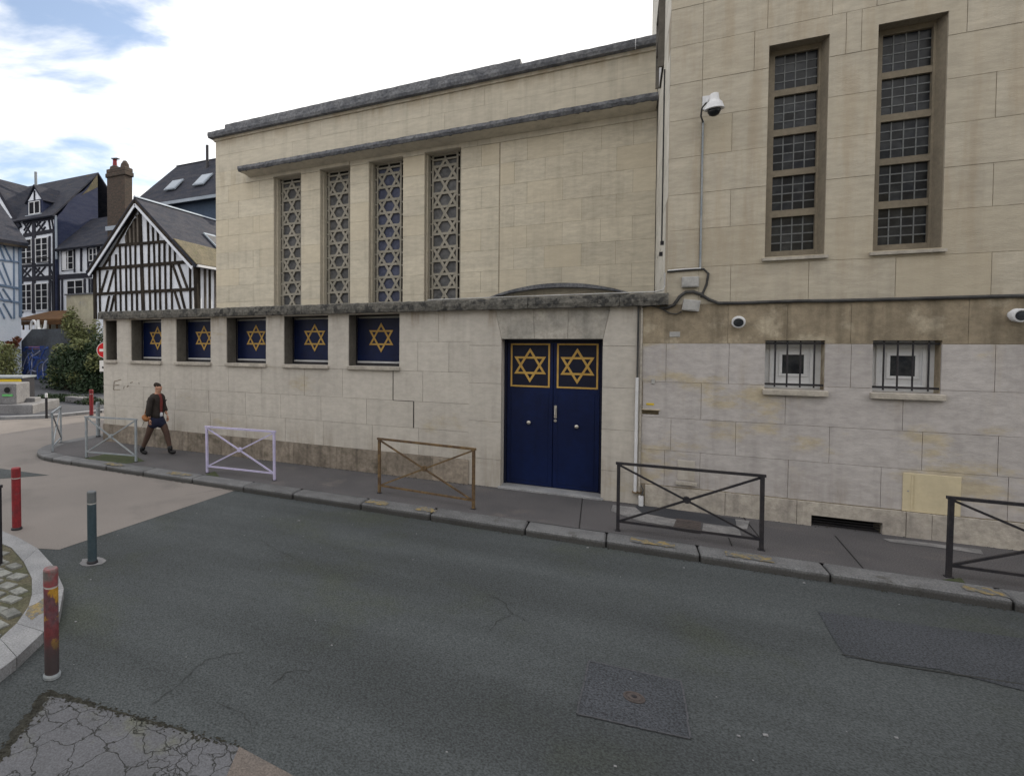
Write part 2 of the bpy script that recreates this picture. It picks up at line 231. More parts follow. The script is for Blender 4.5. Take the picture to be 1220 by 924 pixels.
# ------------------------------------------------------------------ mesh helpers
class MB:
    def __init__(s): s.v = []; s.f = []
    def add(s, vs, fs):
        n = len(s.v); s.v += [tuple(v) for v in vs]; s.f += [tuple(i+n for i in f) for f in fs]; return s
    def box(s, x0, x1, y0, y1, z0, z1):
        return s.add([(x0,y0,z0),(x1,y0,z0),(x1,y1,z0),(x0,y1,z0),(x0,y0,z1),(x1,y0,z1),(x1,y1,z1),(x0,y1,z1)],
                     [(0,3,2,1),(4,5,6,7),(0,1,5,4),(1,2,6,5),(2,3,7,6),(3,0,4,7)])
    def hull8(s, p):   # bottom 4, top 4
        return s.add(p, [(0,3,2,1),(4,5,6,7),(0,1,5,4),(1,2,6,5),(2,3,7,6),(3,0,4,7)])
    def prism(s, pts, d):  # polygon (3D points) extruded by vector d
        n = len(pts); d = Vector(d); a = [Vector(p) for p in pts]
        return s.add(a + [p + d for p in a], [tuple(range(n))[::-1], tuple(range(n, 2*n))] + [(i, (i+1)%n, n+(i+1)%n, n+i) for i in range(n)])
    def bar(s, a, b, w, d, up=(0,0,1)):   # rectangular bar from a to b, w across, d deep
        a = Vector(a); b = Vector(b); t = (b-a).normalized(); u = Vector(up)
        x = t.cross(u)
        if x.length < 1e-4: x = t.cross(Vector((0,1,0)))
        x.normalize(); y = x.cross(t); x = x*(w/2); y = y*(d/2)
        return s.hull8([a-x-y, a+x-y, a+x+y, a-x+y, b-x-y, b+x-y, b+x+y, b-x+y])
    def tube(s, pts, r, n=8, caps=True):
        pts = [Vector(p) for p in pts]; rs = r if hasattr(r, '__len__') else [r]*len(pts)
        base = len(s.v); prev = None
        for i, p in enumerate(pts):
            t = (pts[min(i+1, len(pts)-1)] - pts[max(i-1, 0)]).normalized()
            if prev is None:
                x = t.cross(Vector((0,0,1)))
                if x.length < .05: x = t.cross(Vector((0,1,0)))
            else: x = prev - t*prev.dot(t)
            x.normalize(); prev = x; y = t.cross(x)
            s.v += [tuple(p + x*rs[i]*cos(2*pi*k/n) + y*rs[i]*sin(2*pi*k/n)) for k in range(n)]
        for i in range(len(pts)-1):
            for k in range(n):
                a = base+i*n; s.f.append((a+k, a+(k+1)%n, a+n+(k+1)%n, a+n+k))
        if caps: s.f.append(tuple(base+k for k in range(n))[::-1]); s.f.append(tuple(base+(len(pts)-1)*n+k for k in range(n)))
        return s
    def lathe(s, c, prof, n=16):   # prof: (r,z) list about vertical axis at c
        c = Vector(c); base = len(s.v)
        for r, z in prof: s.v += [(c.x+r*cos(2*pi*k/n), c.y+r*sin(2*pi*k/n), c.z+z) for k in range(n)]
        for i in range(len(prof)-1):
            for k in range(n):
                a = base+i*n; s.f.append((a+k, a+(k+1)%n, a+n+(k+1)%n, a+n+k))
        s.f.append(tuple(base+k for k in range(n))[::-1]); s.f.append(tuple(base+(len(prof)-1)*n+k for k in range(n)))
        return s
    def disc(s, c, r, n=20, axis=(0,-1,0), th=.01):
        c = Vector(c); ax = Vector(axis).normalized(); x = ax.cross(Vector((0,0,1)))
        if x.length < .05: x = Vector((1,0,0))
        x.normalize(); y = ax.cross(x)
        return s.prism([c + x*r*cos(2*pi*k/n) + y*r*sin(2*pi*k/n) for k in range(n)], ax*th)
    def mesh(s, name):
        me = bpy.data.meshes.new(name); me.from_pydata(s.v, [], s.f); me.validate(); me.update()
        return me
def link(o, parent=None):
    C.objects.link(o)
    if parent is not None:
        o.parent = parent
        o.location = o.location - parent_world(parent)
    return o
def parent_world(p):
    v = Vector((0,0,0))
    while p is not None: v = v + p.location; p = p.parent
    return v
def build(name, mb, m, parent=None, bevel=0, smooth=False, recalc=True, **props):
    """links ONE mesh object; vertices are in world space, the parent's offset is taken out"""
    me = mb.mesh(name) if isinstance(mb, MB) else mb
    if recalc and isinstance(mb, MB):
        bm = bmesh.new(); bm.from_mesh(me); bmesh.ops.recalc_face_normals(bm, faces=bm.faces)
        if bevel: bmesh.ops.bevel(bm, geom=[e for e in bm.edges], offset=bevel, segments=1, affect='EDGES', clamp_overlap=True)
        bm.to_mesh(me); bm.free()
    if smooth:
        for p in me.polygons: p.use_smooth = True
    if not me.materials: me.materials.append(M[m] if isinstance(m, str) else m)
    o = bpy.data.objects.new(name, me); link(o, parent)
    for k, v in props.items(): o[k] = v
    return o
def thing(name, label, cat, loc=(0,0,0), group=None, rotz=0):
    o = bpy.data.objects.new(name, None); C.objects.link(o); o.location = loc; o.rotation_euler = (0,0,rotz)
    o['label'] = label; o['category'] = cat
    if group: o['group'] = group
    return o
def tag(o, label, cat, group=None):
    o['label'] = label; o['category'] = cat
    if group: o['group'] = group
    return o
def copy_tree(o, loc, rotz, label, mats=None):
    r = o.copy(); C.objects.link(r); r.location = loc; r.rotation_euler = (0,0,rotz); r['label'] = label
    def rec(src, dst):
        for ch in list(src.children):
            c = ch.copy(); C.objects.link(c); c.parent = dst
            if mats and c.type == 'MESH' and ch.data.materials and ch.data.materials[0].name in mats:
                c.data = ch.data.copy(); c.data.materials[0] = M[mats[ch.data.materials[0].name]]
            rec(ch, c)
    rec(o, r); return r
def struct(name, mb, m, **k): return build(name, mb, m, kind='structure', **k)
def poly(pts, z): return MB().add([(p[0], p[1], z) for p in pts], [tuple(range(len(pts)))])
def rects_minus(r, holes):
    out = [r]
    for h in holes:
        nx = []
        for (a, b, c, d) in out:
            x0, x1, z0, z1 = max(a, h[0]), min(b, h[1]), max(c, h[2]), min(d, h[3])
            if x0 >= x1 - 1e-6 or z0 >= z1 - 1e-6: nx.append((a, b, c, d)); continue
            if x0 > a: nx.append((a, x0, c, d))
            if x1 < b: nx.append((x1, b, c, d))
            if z0 > c: nx.append((x0, x1, c, z0))
            if z1 < d: nx.append((x0, x1, z1, d))
        out = nx
    return [q for q in out if q[1]-q[0] > .004 and q[3]-q[2] > .004]
def wall_core(name, ax, f, th, u0, u1, z0, z1, holes, m, parent):
    mb = MB()
    us = sorted({u0, u1, *[min(max(h[i], u0), u1) for h in holes for i in (0, 1)]})
    for a, b in zip(us, us[1:]):
        hs = [h for h in holes if h[0] < b-1e-5 and h[1] > a+1e-5]
        for (p, q, r, t) in rects_minus((a, b, z0, z1), hs):
            if ax == 'Y': mb.box(p, q, f, f+th, r, t)
            else: mb.box(f, f+th, p, q, r, t)
    return build(name, mb, m, parent)
def masonry(parent, ax, f, u0, u1, zs, joints, holes, m, name='stone', gap=.006, t=.03, relief=.003):
    """one object per stone: its face stands 8 mm proud of the recessed mortar bed"""
    sh = [(h[0]+.003, h[1]-.003, h[2]+.003, h[3]-.003) for h in holes]
    for i, (za, zb) in enumerate(zip(zs, zs[1:])):
        js = joints(i) if callable(joints) else joints[i % len(joints)]
        us = [u0] + sorted(j for j in js if u0+.12 < j < u1-.12) + [u1]
        for a, b in zip(us, us[1:]):
            r = (a + (gap/2 if a > u0 else 0), b - (gap/2 if b < u1 else 0), za+gap/2, zb-gap/2)
            e = random.uniform(-relief, relief); groups = []
            for q4 in rects_minus(r, sh):
                if q4[1]-q4[0] < .03 or q4[3]-q4[2] < .03: continue
                hit = [g for g in groups if any(min(q4[1],h[1])-max(q4[0],h[0]) > -1e-4 and min(q4[3],h[3])-max(q4[2],h[2]) > -1e-4 for h in g)]
                ng = [q4]
                for g in hit: ng += g; groups.remove(g)
                groups.append(ng)
            for g in groups:
                mb = MB()
                for (p, q, c, d) in g:
                    if ax == 'Y': mb.box(p, q, f+e, f+t, c, d)
                    elif ax == 'X-': mb.box(f+e, f+t, p, q, c, d)
                build(name, mb, m, parent)
def every(step, off, jit=.06):
    def g(i):
        o = off if i % 2 else off + step/2
        return [o + k*step + random.uniform(-jit, jit) for k in range(-40, 60)]
    return g
def star(mb, cx, y, cz, R, wd, th=.012):
    for s, dy in ((1, 0.), (-1, .0015)):
        o = [(R*sin(a), s*R*cos(a)) for a in (0, 2*pi/3, 4*pi/3)]
        k = (R - 2*wd)/R
        for i in range(3):
            a, b = o[i], o[(i+1)%3]
            mb.prism([(cx+a[0], y-dy, cz+a[1]), (cx+b[0], y-dy, cz+b[1]), (cx+b[0]*k, y-dy, cz+b[1]*k), (cx+a[0]*k, y-dy, cz+a[1]*k)], (0, th, 0))
    return mb
def tag_kind(o, k): o['kind'] = k; return o

# ------------------------------------------------------------------ ground
YW, YH = 10.52, 14.9          # street front, hall front set back behind the aisle terrace
RD = -.10
struct('ground', MB().add([(-400,-300,RD-.012),(400,-300,RD-.012),(400,600,RD-.012),(-400,600,RD-.012)], [(0,1,2,3)]), 'asph2')
struct('road', poly([(-60,-40),(60,-40),(60,8.6),(-60,8.6)], RD-.004), 'asph')
beige = [(-6.52,4.92),(-6.25,8.6),(-11,8.7),(-12.6,9.6),(-13.35,12),(-13.5,30),(-17.35,30),(-17.4,15),(-17.8,13.2),(-18.96,12.05),(-26,7),(-60,2),(-60,-10),(-9,-10),(-7.6,4.5)]
struct('side_street', poly(beige, RD), 'beige')
struct('asphalt_patch', poly([(-11.9,7.45),(-10.3,7.56),(-10.9,6.9),(-14,5.6),(-16,5.9)], RD+.004), 'asph')
struct('asphalt_patch', poly([atZ(702,787,RD)[:2], atZ(765,800,RD)[:2], atZ(812,812,RD)[:2], atZ(818,845,RD)[:2], atZ(823,880,RD)[:2], atZ(755,866,RD)[:2], atZ(687,850,RD)[:2]], RD+.003), 'patch')
rim = MB(); q = [atZ(x, y, RD) for x, y in ((702,787),(812,812),(823,880),(687,850))]
for a, b in zip(q, q[1:]+q[:1]):
    n = 7
    for i in range(n):
        p0 = a.lerp(b, i/n); p1 = a.lerp(b, (i+.93)/n); rim.bar((p0.x+random.uniform(-.006,.006), p0.y, RD+.003), (p1.x, p1.y+random.uniform(-.006,.006), RD+.003), .013, .008)
struct('patch_seam', rim, 'asph2')
struct('asphalt_patch', poly([atZ(975,728,RD)[:2], atZ(1080,742,RD)[:2], atZ(1220,760,RD)[:2], (5.5,6.9), (5.2,6.0), atZ(1120,797,RD)[:2], atZ(1008,782,RD)[:2], atZ(990,755,RD)[:2]], RD+.002), 'patch')
sm = MB(); pl = [(-.0,0)]
pts = [atZ(x, y, RD) for x, y in ((1003,779),(1045,788),(1100,797),(1160,806),(1220,815),(1300,828))]
for a, b in zip(pts, pts[1:]): sm.bar((a.x, a.y, RD+.001), (b.x, b.y, RD+.001), .02, .006)
struct('patch_seam', sm, 'crackd')
# pale cracked surface, lower left
pc = [atZ(57,825,RD)[:2], atZ(170,856,RD)[:2], atZ(285,890,RD)[:2], atZ(352,926,RD)[:2], (-1.9,-7), (-10,-7), atZ(-10,915,RD)[:2]]
struct('cracked_surface', poly(pc, RD+.004), 'crack')
_A, _B = atZ(285,890,RD), atZ(352,926,RD); _E = _A + (_B-_A).normalized()*3.2
struct('worn_surface', poly([_A[:2], _B[:2], _E[:2], (_E.x+1.5,-7), (-2.2,-7), atZ(255,960,RD)[:2]], RD+.008), 'dirtyb')
# moss line and grit along the old edge
ms = MB()
for i in range(380):
    t = random.random(); a = Vector(pc[0]); b = Vector(pc[2]); p = a.lerp(b, t) + Vector((random.gauss(0,.028), random.gauss(0,.024)))
    if random.random() < .35: p = Vector(pc[0]).lerp(Vector(pc[6]), random.random()) + Vector((random.gauss(0,.03), random.gauss(0,.02)))
    r = random.uniform(.003,.012); ms.add([(p.x-r,p.y-r,RD+.006),(p.x+r,p.y-r*.6,RD+.006),(p.x+r*.7,p.y+r,RD+.006),(p.x,p.y,RD+.006+r*.8)], [(0,1,3),(1,2,3),(2,0,3)])
build('moss', ms, 'moss', kind='stuff')
def ragged(path, wd):     # dirt strip with ragged sides along an edge
    up, lo = [], []; P_ = [Vector(p) for p in path]
    for a, b in zip(P_, P_[1:]):
        n = max(4, int((b-a).length/.03)); nn = (b-a).normalized(); nn = Vector((-nn.y, nn.x))
        for i in range(n):
            q = a.lerp(b, i/n); up.append(q+nn*random.uniform(.3,1.2)*wd); lo.append(q-nn*random.uniform(.3,1.1)*wd)
    m_ = MB(); m_.v = [(p.x, p.y, RD+.0052) for p in up+lo]; n = len(up); m_.f = [(i, i+1, n+i+1, n+i) for i in range(n-1)]
    return m_
struct('gutter_dirt', ragged([pc[6], pc[0]], .055), 'moss')
struct('gutter_dirt', ragged([pc[0], Vector(pc[0]).lerp(Vector(pc[1]), .55)], .035), 'moss')
struct('gutter_dirt', ragged([Vector(pc[0]).lerp(Vector(pc[1]), .56), Vector(pc[1]).lerp(Vector(pc[2]), .5)], .014), 'moss')
# hairline cracks in the road
def crackline(px, wd=.008):
    mb = MB(); P = [atZ(x, y, RD) for x, y in px]; Q = []
    for a, b in zip(P, P[1:]):
        n = max(2, int((b-a).length/.05))
        for i in range(n): Q.append(a.lerp(b, i/n) + Vector((random.gauss(0,.012), random.gauss(0,.012), 0)))
    Q.append(P[-1])
    for i, (a, b) in enumerate(zip(Q, Q[1:])):
        k = wd*random.uniform(.5,1.3); d = (b-a).normalized(); nn = Vector((-d.y, d.x, 0))*k/2
        mb.add([a-nn+Vector((0,0,.002)), b-nn+Vector((0,0,.002)), b+nn+Vector((0,0,.002)), a+nn+Vector((0,0,.002))], [(0,1,2,3)])
    return mb
for px in (((180,838),(215,812),(235,795),(252,782),(292,776)), ((325,815),(342,800),(372,797)), ((575,705),(600,716),(610,730),(590,742),(583,752)), ((310,642),(335,657),(360,668)),
           ((610,730),(632,742)), ((300,873),(290,850),(262,838)), ((220,590),(260,583),(283,585))):
    struct('road_crack', crackline(px, .006), 'crackd')
# small litter and light chips on the road
ch = MB()
for (x, y) in ((440,520+0),(912,875),(733,912),(958,694),(356,620),(880,876),(1068,878),(395,768),(90,740),(108,690),(700,652),(815,676)):
    p = atZ(x, y, RD); r = random.uniform(.008,.016); ch.hull8([p+Vector(v)*r for v in ((-1,-1,0),(1,-.8,0),(1.2,1,0),(-1,.9,0),(-.6,-.5,.5),(.7,-.5,.6),(.8,.6,.5),(-.5,.6,.4))])
for i in range(110):
    p = Vector((random.uniform(-7,6), random.uniform(1.5,8.3), RD)); r = random.uniform(.003,.007)
    ch.hull8([p+Vector(v)*r for v in ((-1,-1,0),(1,-.8,0),(1.2,1,0),(-1,.9,0),(-.6,-.5,.8),(.7,-.5,.8),(.8,.6,.7),(-.5,.6,.7))])
build('road_grit', ch, 'kerbl', kind='stuff')
# pavement (rounded corner to the side street)
KI, KO = 8.77, 8.41
arc = lambda r, n=10: [(-11.35 - r*sin(a), 10.05 - r*cos(a)) for a in [i*radians(88)/n for i in range(n+1)]]
walk = [(60, KI)] + arc(10.05-KI) + [(-12.63, 30), (-11.0, 30), (-11.0, YW+.3), (60, YW+.3)]
struct('pavement', poly(walk, 0.0), 'walk')
# kerb stones
kerb = struct('kerb', MB().box(-11.3, 60, KO+.03, KI-.01, RD-.2, -.03), 'dark')
kx = sorted([atZ(x, y)[0] for x, y in ((225,571),(290,579),(352,586),(434,597),(516,609),(626,628),(722,643),(835,662.6),(989,682),(1205,713))] + [-9.62, -8.55, -10.7])
kx = [-11.35] + kx + [kx[-1]+k*1.45 for k in range(1, 9)]
for a, b in zip(kx, kx[1:]):
    e = random.uniform(-.008,.008)
    mb = MB().box(a+.009, b-.009, KO+e, KI+e*.4, RD-.1, .003+random.uniform(-.004,.006)); build('kerb_stone', mb, 'kerb', kerb, bevel=.018)
n = 8; ao, ai = arc(10.05-KO, n), arc(10.05-KI, n)
for i in range(n):
    a, b, c, d = ao[i], ao[i+1], ai[i+1], ai[i]
    P = [(*a,RD-.1),(*b,RD-.1),(*c,RD-.1),(*d,RD-.1)]; z = .002
    build('kerb_stone', MB().hull8(P+[(p[0],p[1],z) for p in P]), 'kerb', kerb, bevel=.012)
for i in range(12):
    y0 = 10.0+i*1.2; build('kerb_stone', MB().box(-13.0, -12.64, y0+.006, y0+1.194, RD-.1, .002), 'kerb', kerb, bevel=.012)
# worn yellow marks on the kerb
for (xa, xb, yy) in ((752,805,0),(865,922,0),(1150,1200,0),(437,462,0),(497,520,0),(128,148,0),(203,228,0)):
    a = atZ(xa, 620)[0] if 0 else None
    X0 = min(kx, key=lambda k: 0) 
    def kX(px):    # X on the kerb top for a picture column
        r = ray(px, 600); return (KO+.17)*r.x/r.y
    x0, x1 = kX(xa), kX(xb); n = 14; up, lo = [], []
    for i in range(n+1):
        x = x0+(x1-x0)*i/n; up.append((x, KO+.24+random.uniform(-.06,.06))); lo.append((x, KO+.035+random.uniform(0,.07)))
    build('paint_mark', poly(lo+up[::-1], .0135), 'yel', kerb)
# moss and dirt in the gutter and at the wall foot
gm = MB()
for i in range(1500):
    k = random.random()
    if k < .4: p = Vector((random.uniform(-11,6), YW-abs(random.gauss(0,.03))-.01, .0))
    elif k < .7: p = Vector((random.uniform(-7,-2.4), YW-abs(random.gauss(0,.05)), 0))
    else: p = Vector((random.uniform(-11,6), KO-abs(random.gauss(0,.02)), RD))
    r = random.uniform(.004,.013); gm.add([(p.x-r,p.y-r,p.z+.001),(p.x+r,p.y-r*.6,p.z+.001),(p.x+r*.7,p.y+r,p.z+.001),(p.x,p.y,p.z+r*.8)], [(0,1,3),(1,2,3),(2,0,3)])
build('gutter_moss', gm, 'moss', kind='stuff')
for px in (((100,546),(150,552),(172,549),(160,542),(128,540)), ((244,565),(262,568),(256,561)), ((1122,690),(1150,694),(1145,688))):
    struct('moss_patch', poly([atZ(x, y, .004)[:2] for x, y in px], .004), 'greenp')
# pavement repairs, cuts and covers
def sheet(name, px, z, m): return struct(name, poly([atZ(x, y, z)[:2] for x, y in px], z), m)
sheet('pavement_patch', ((757,603),(765,600),(800,606),(880,618),(886,624),(878,628),(838,622),(800,617),(765,610)), .004, 'walkd')
sheet('pavement_patch', ((730,601),(757,604),(765,611),(808,619),(803,627),(760,620),(728,608)), .006, 'walkl')
sheet('pavement_patch', ((838,623),(880,628),(884,640),(836,634)), .006, 'walkl')
sheet('pavement_patch', ((876,618),(893,620),(890,630),(878,629)), .009, 'walkl')
sheet('pavement_patch', ((1052,641),(1080,643),(1168,654),(1172,660),(1120,652),(1060,645)), .005, 'walkl')
cv = tag(build('cover_plate', poly([atZ(x, y, .01)[:2] for x, y in ((806,617),(835,621),(835,635),(801,630))], .010), 'cover'), 'reddish brown access cover plate in the pavement behind the black barrier', 'cover plate')
cvr = MB()
for t in (.2,.35,.5,.65,.8):
    a = atZ(806,617,.01).lerp(atZ(801,630,.01), t); b = atZ(835,621,.01).lerp(atZ(835,635,.01), t); cvr.bar(a+Vector((0.02,0,.002)), b+Vector((-.02,0,.002)), .012, .006)
build('rib', cvr, 'cover', cv)
for a, b in (((694,592),(690,629)), ((995,638),(1028,676)), ((868,640),(872,650)), ((878,606),(905,640))):
    p, q = atZ(*a, .003), atZ(*b, .003); struct('pavement_cut', MB().bar(p, q, .012, .004), 'dark')
p = atZ(755.5, 831, RD)
vc = tag(build('valve_cover', MB().lathe((p.x,p.y,RD), [(.075,.0),(.075,.010),(.062,.012),(.058,.006),(.0485,.006),(.045,.012)], 24), 'cover'), 'small round rusty valve cover in the dark square road patch', 'valve cover')
build('valve_cap', MB().lathe((p.x,p.y,RD+.011), [(.02,0),(.02,.004),(.006,.005)], 12), 'black', vc)

# ------------------------------------------------------------------ traffic island
isl_o = [atZ(x, y) for x, y in ((-60,628),(-20,628),(0,631),(22,640),(45,653),(65,675),(76,700),(71,728),(52,752),(20,782),(-20,812),(-60,835))]
isl_i = [atZ(x, y) for x, y in ((-60,642),(-20,642),(0,646),(14,652),(28,668),(38,688),(38,708),(34,722),(20,742),(0,760),(-25,782),(-60,800))]
isl_b = [p.copy() for p in isl_o]
island = struct('traffic_island', poly([p[:2] for p in isl_i], -.012), 'mossgr')
for i in range(len(isl_o)-1):
    a, b, c, d = isl_o[i], isl_o[i+1], isl_i[i+1], isl_i[i]
    g = .004/(a-b).length; a2, b2, c2, d2 = a.lerp(b, g), b.lerp(a, g), c.lerp(d, g), d.lerp(c, g)
    if i in (3, 5, 7): a2, d2 = a, d   # runs of the same long stone
    if i in (2, 4, 6): b2, c2 = b, c
    lo = [(p.x, p.y, RD-.1) for p in (a2, b2, c2, d2)]; hi = [(p.x, p.y, .0) for p in (a2, b2, c2, d2)]
    build('kerb_stone', MB().hull8(lo+hi), 'kerbl', island)
def inpoly(x, y, P):
    r = False; n = len(P)
    for i in range(n):
        a, b = P[i], P[i-1]
        if (a[1] > y) != (b[1] > y) and x < (b[0]-a[0])*(y-a[1])/(b[1]-a[1])+a[0]: r = not r
    return r
Pin = [p[:2] for p in isl_i]
for i in range(19):
    for j in range(16):
        x = -7.9+i*.215+random.uniform(-.025,.025)+(.1 if j % 2 else 0); y = 2.1+j*.185+random.uniform(-.02,.02)
        if not all(inpoly(x+dx, y+dy, Pin) for dx in (-.08,.08) for dy in (-.07,.07)): continue
        hx, hy = random.uniform(.084,.102), random.uniform(.070,.084); a = random.uniform(-.25,.25); z = random.uniform(.0,.014)
        P = [(x+cos(a)*sx*hx-sin(a)*sy*hy, y+sin(a)*sx*hx+cos(a)*sy*hy) for sx, sy in ((-1,-1),(1,-1),(1,1),(-1,1))]
        build('cobble', MB().hull8([(p[0],p[1],-.06) for p in P]+[(x+(p[0]-x)*.86, y+(p[1]-y)*.86, z) for p in P]), 'cobble', island)
x0 = atZ(40,726)
pts = [atZ(x, y, .003)[:2] for x, y in ((30,732),(34,722),(44,718),(52,712),(58,718),(55,728),(45,732),(38,738))]
build('paint_mark', poly(pts, .003), 'yel', island)

# ------------------------------------------------------------------ SYNAGOGUE
syn = thing('synagogue', 'pale limestone synagogue with star lattice windows, navy double door and taller right wing', 'synagogue', (-5.8, YW, 0))
def P(name, mb, m, parent=None, **k): return build(name, mb, m, parent or syn, **k)
# aisle (street front)
NI = [(-12.0,-11.575,2.125,3.16)] + [(a, b, 2.125, 3.165) for a, b in ((-11.08,-10.04),(-9.575,-8.51),(-8.06,-6.97),(-6.515,-5.43),(-4.97,-3.87))]
DOOR = (-1.95, -.335, 0.0, 2.67)
SLOT = (.245,.475,1.46,1.535); VENT = (2.36,3.12,-.01,.158)
aisle = wall_core('street_wall', 'Y', YW+.008, .5, -12.08, .235, -.15, 3.2, NI+[DOOR], 'jointG', syn)
PC = [0, .225, .45]
masonry(aisle, 'Y', YW-.035, -12.09, -2.52, [-.02,.448], every(1.0,.3), [], 'plinth', t=.06, relief=.006)
LZ = [.45,.96,1.475,2.055,2.62,3.2]
masonry(aisle, 'Y', YW, -12.08, -2.52, LZ, lambda i: {3: [-3.5,-2.9], 4: [-3.1]}.get(i, every(1.02, -.45 if i else .1)(i) if i < 2 else [-11.2,-10.1,-9.1,-8.0,-7.1,-6.0,-5.1,-4.0,-3.4]), NI, 'grey')
QZ = [-.02,.5,1.18,1.87,2.55,3.2]
masonry(aisle, 'Y', YW-.002, -2.52, -1.95, [-.02,.5,1.18,1.87,2.55], [[]], [], 'grey')
masonry(aisle, 'Y', YW-.002, -.335, .232, [-.02,.5,1.18,1.87,2.55], [[]], [], 'grey')
# splayed lintel stones over the door
xs = [(-2.10,-1.95),(-1.66,-1.60),(-1.20,-1.16),(-.72,-.72),(-.22,-.335)]
xs = [(-2.06,-1.95),(-1.42,-1.40),(-.86,-.87),(-.23,-.335)]
for (ta, ba), (tb, bb) in zip(xs, xs[1:]):
    P('stone', MB().prism([(ba+.003,YW-.006,2.672),(bb-.003,YW-.006,2.672),(tb-.003,YW-.006,3.2),(ta+.003,YW-.006,3.2)], (0,.05,0)), 'lintel', aisle)
P('stone', MB().prism([(-2.52,YW-.001,2.556),(-1.955,YW-.001,2.556),(-1.955,YW-.001,2.672),(-2.065,YW-.001,3.2),(-2.52,YW-.001,3.2)], (0,.05,0)), 'grey', aisle)
P('stone', MB().prism([(-.33,YW-.001,2.556),(.23,YW-.001,2.556),(.23,YW-.001,3.2),(-.225,YW-.001,3.2),(-.33,YW-.001,2.672)], (0,.05,0)), 'grey', aisle)
# stone lining of door reveal
P('reveal', MB().box(-1.958,-1.949,YW+.03,YW+.32,0,2.67).box(-.336,-.327,YW+.03,YW+.32,0,2.67).box(-1.949,-.336,YW+.03,YW+.32,2.665,2.675), 'grey', aisle)
# stepped crack beside the niches
ck = MB()
for x, za, zb in ((-4.0,1.475,2.055),(-3.58,.96,1.475)): ck.box(x-.007, x+.007, YW-.005, YW+.02, za, zb)
ck.box(-4.0,-3.58,YW-.006,YW+.02,1.470,1.478)
P('wall_crack', ck, 'dark', aisle)
# faint scribble scratched on the wall
sc = MB(); e0 = atY(136,466,YW-.006); e1 = atY(147,452,YW-.006)
def sk(a, b, wd=.018): sc.bar(atY(*a, YW-.006), atY(*b, YW-.006), wd, .003, up=(0,1,0))
sk((136,454),(135,464)); sk((136,454),(144,452)); sk((135.5,459),(142,458)); sk((135,464),(143,464)); sk((147,463),(148,460)); sk((155,456),(158,455)); sk((165,456),(166,457)); sk((151,461),(153,459))
P('scribble', sc, 'plinth', aisle, kind='stuff')
# left end wall, back walls, terrace
P('end_wall', MB().box(-12.08,-11.78,YW+.51,YH+13,-.15,3.2), 'jointG')
P('inner_wall', MB().box(-12.05,.5,YW+1.0,YW+1.1,1.5,3.19), 'warmpl')
P('terrace_roof', MB().box(-12.06,.55,YW+.3,YH+.05,3.2,3.34), 'corn')
# coping: rough edged long slabs
cxs = [-12.12,-10.7,-9.1,-7.5,-6.0,-4.5,-3.0,-1.5,-.1,.575]
for a, b in zip(cxs, cxs[1:]):
    n = max(3, int((b-a)/.07)); mb = MB(); R = []
    for i in range(n+1):
        x = a+.003+(b-a-.006)*i/n; j = lambda s=.007: random.uniform(-s, s)
        R.append([(x,YW-.13+j(),3.195+j(.008)),(x,YW-.14+j(),3.27+j()),(x,YW-.125+j(),3.365+j(.01)),(x,YW-.10+j(),3.385+j(.006)),(x,YW+.35,3.39),(x,YW+.35,3.2)])
    for r in R: mb.v += r
    for i in range(n):
        for k in range(6): mb.f.append((i*6+k, i*6+(k+1)%6, (i+1)*6+(k+1)%6, (i+1)*6+k))
    mb.f += [tuple(range(6)), tuple(n*6+k for k in range(6))]
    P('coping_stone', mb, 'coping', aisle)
# niche sills, panels
for i, (a, b, z0, z1) in enumerate(NI):
    P('sill', MB().box(a-.015, b+.015 if i else b, YW-.06, YW+.42, 2.055, 2.123), 'sill', aisle, bevel=.006)
    wn = P('window', MB().box(a, b, YW+.36, YW+.40, z0, z0+.05).box(a, b, YW+.36, YW+.40, z1-.02, z1+.02).box(a, a+.02, YW+.36, YW+.40, z0+.05, z1-.02).box(b-.02, b, YW+.36, YW+.40, z0+.05, z1-.02), 'black')
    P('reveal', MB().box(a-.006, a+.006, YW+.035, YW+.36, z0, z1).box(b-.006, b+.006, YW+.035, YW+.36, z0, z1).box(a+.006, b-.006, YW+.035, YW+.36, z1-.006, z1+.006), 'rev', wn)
    if i:
        P('panel', MB().box(a+.02, b-.02, YW+.415, YW+.43, z0+.095, z1-.065), 'navy', wn)
        P('light_strip', MB().box(a+.02, b-.02, YW+.41, YW+.46, z0+.052, z0+.085), 'white', wn)
        P('back_board', MB().box(a+.02, b-.02, YW+.47, YW+.48, z0+.052, z1-.03), 'white', wn)
        P('star', star(MB(), (a+b)/2, YW+.403, 2.70, .305, .034), 'gold', wn)
    else: P('panel', MB().box(a+.02, b-.02, YW+.415, YW+.43, z0+.05, z1-.02), 'rev', wn)
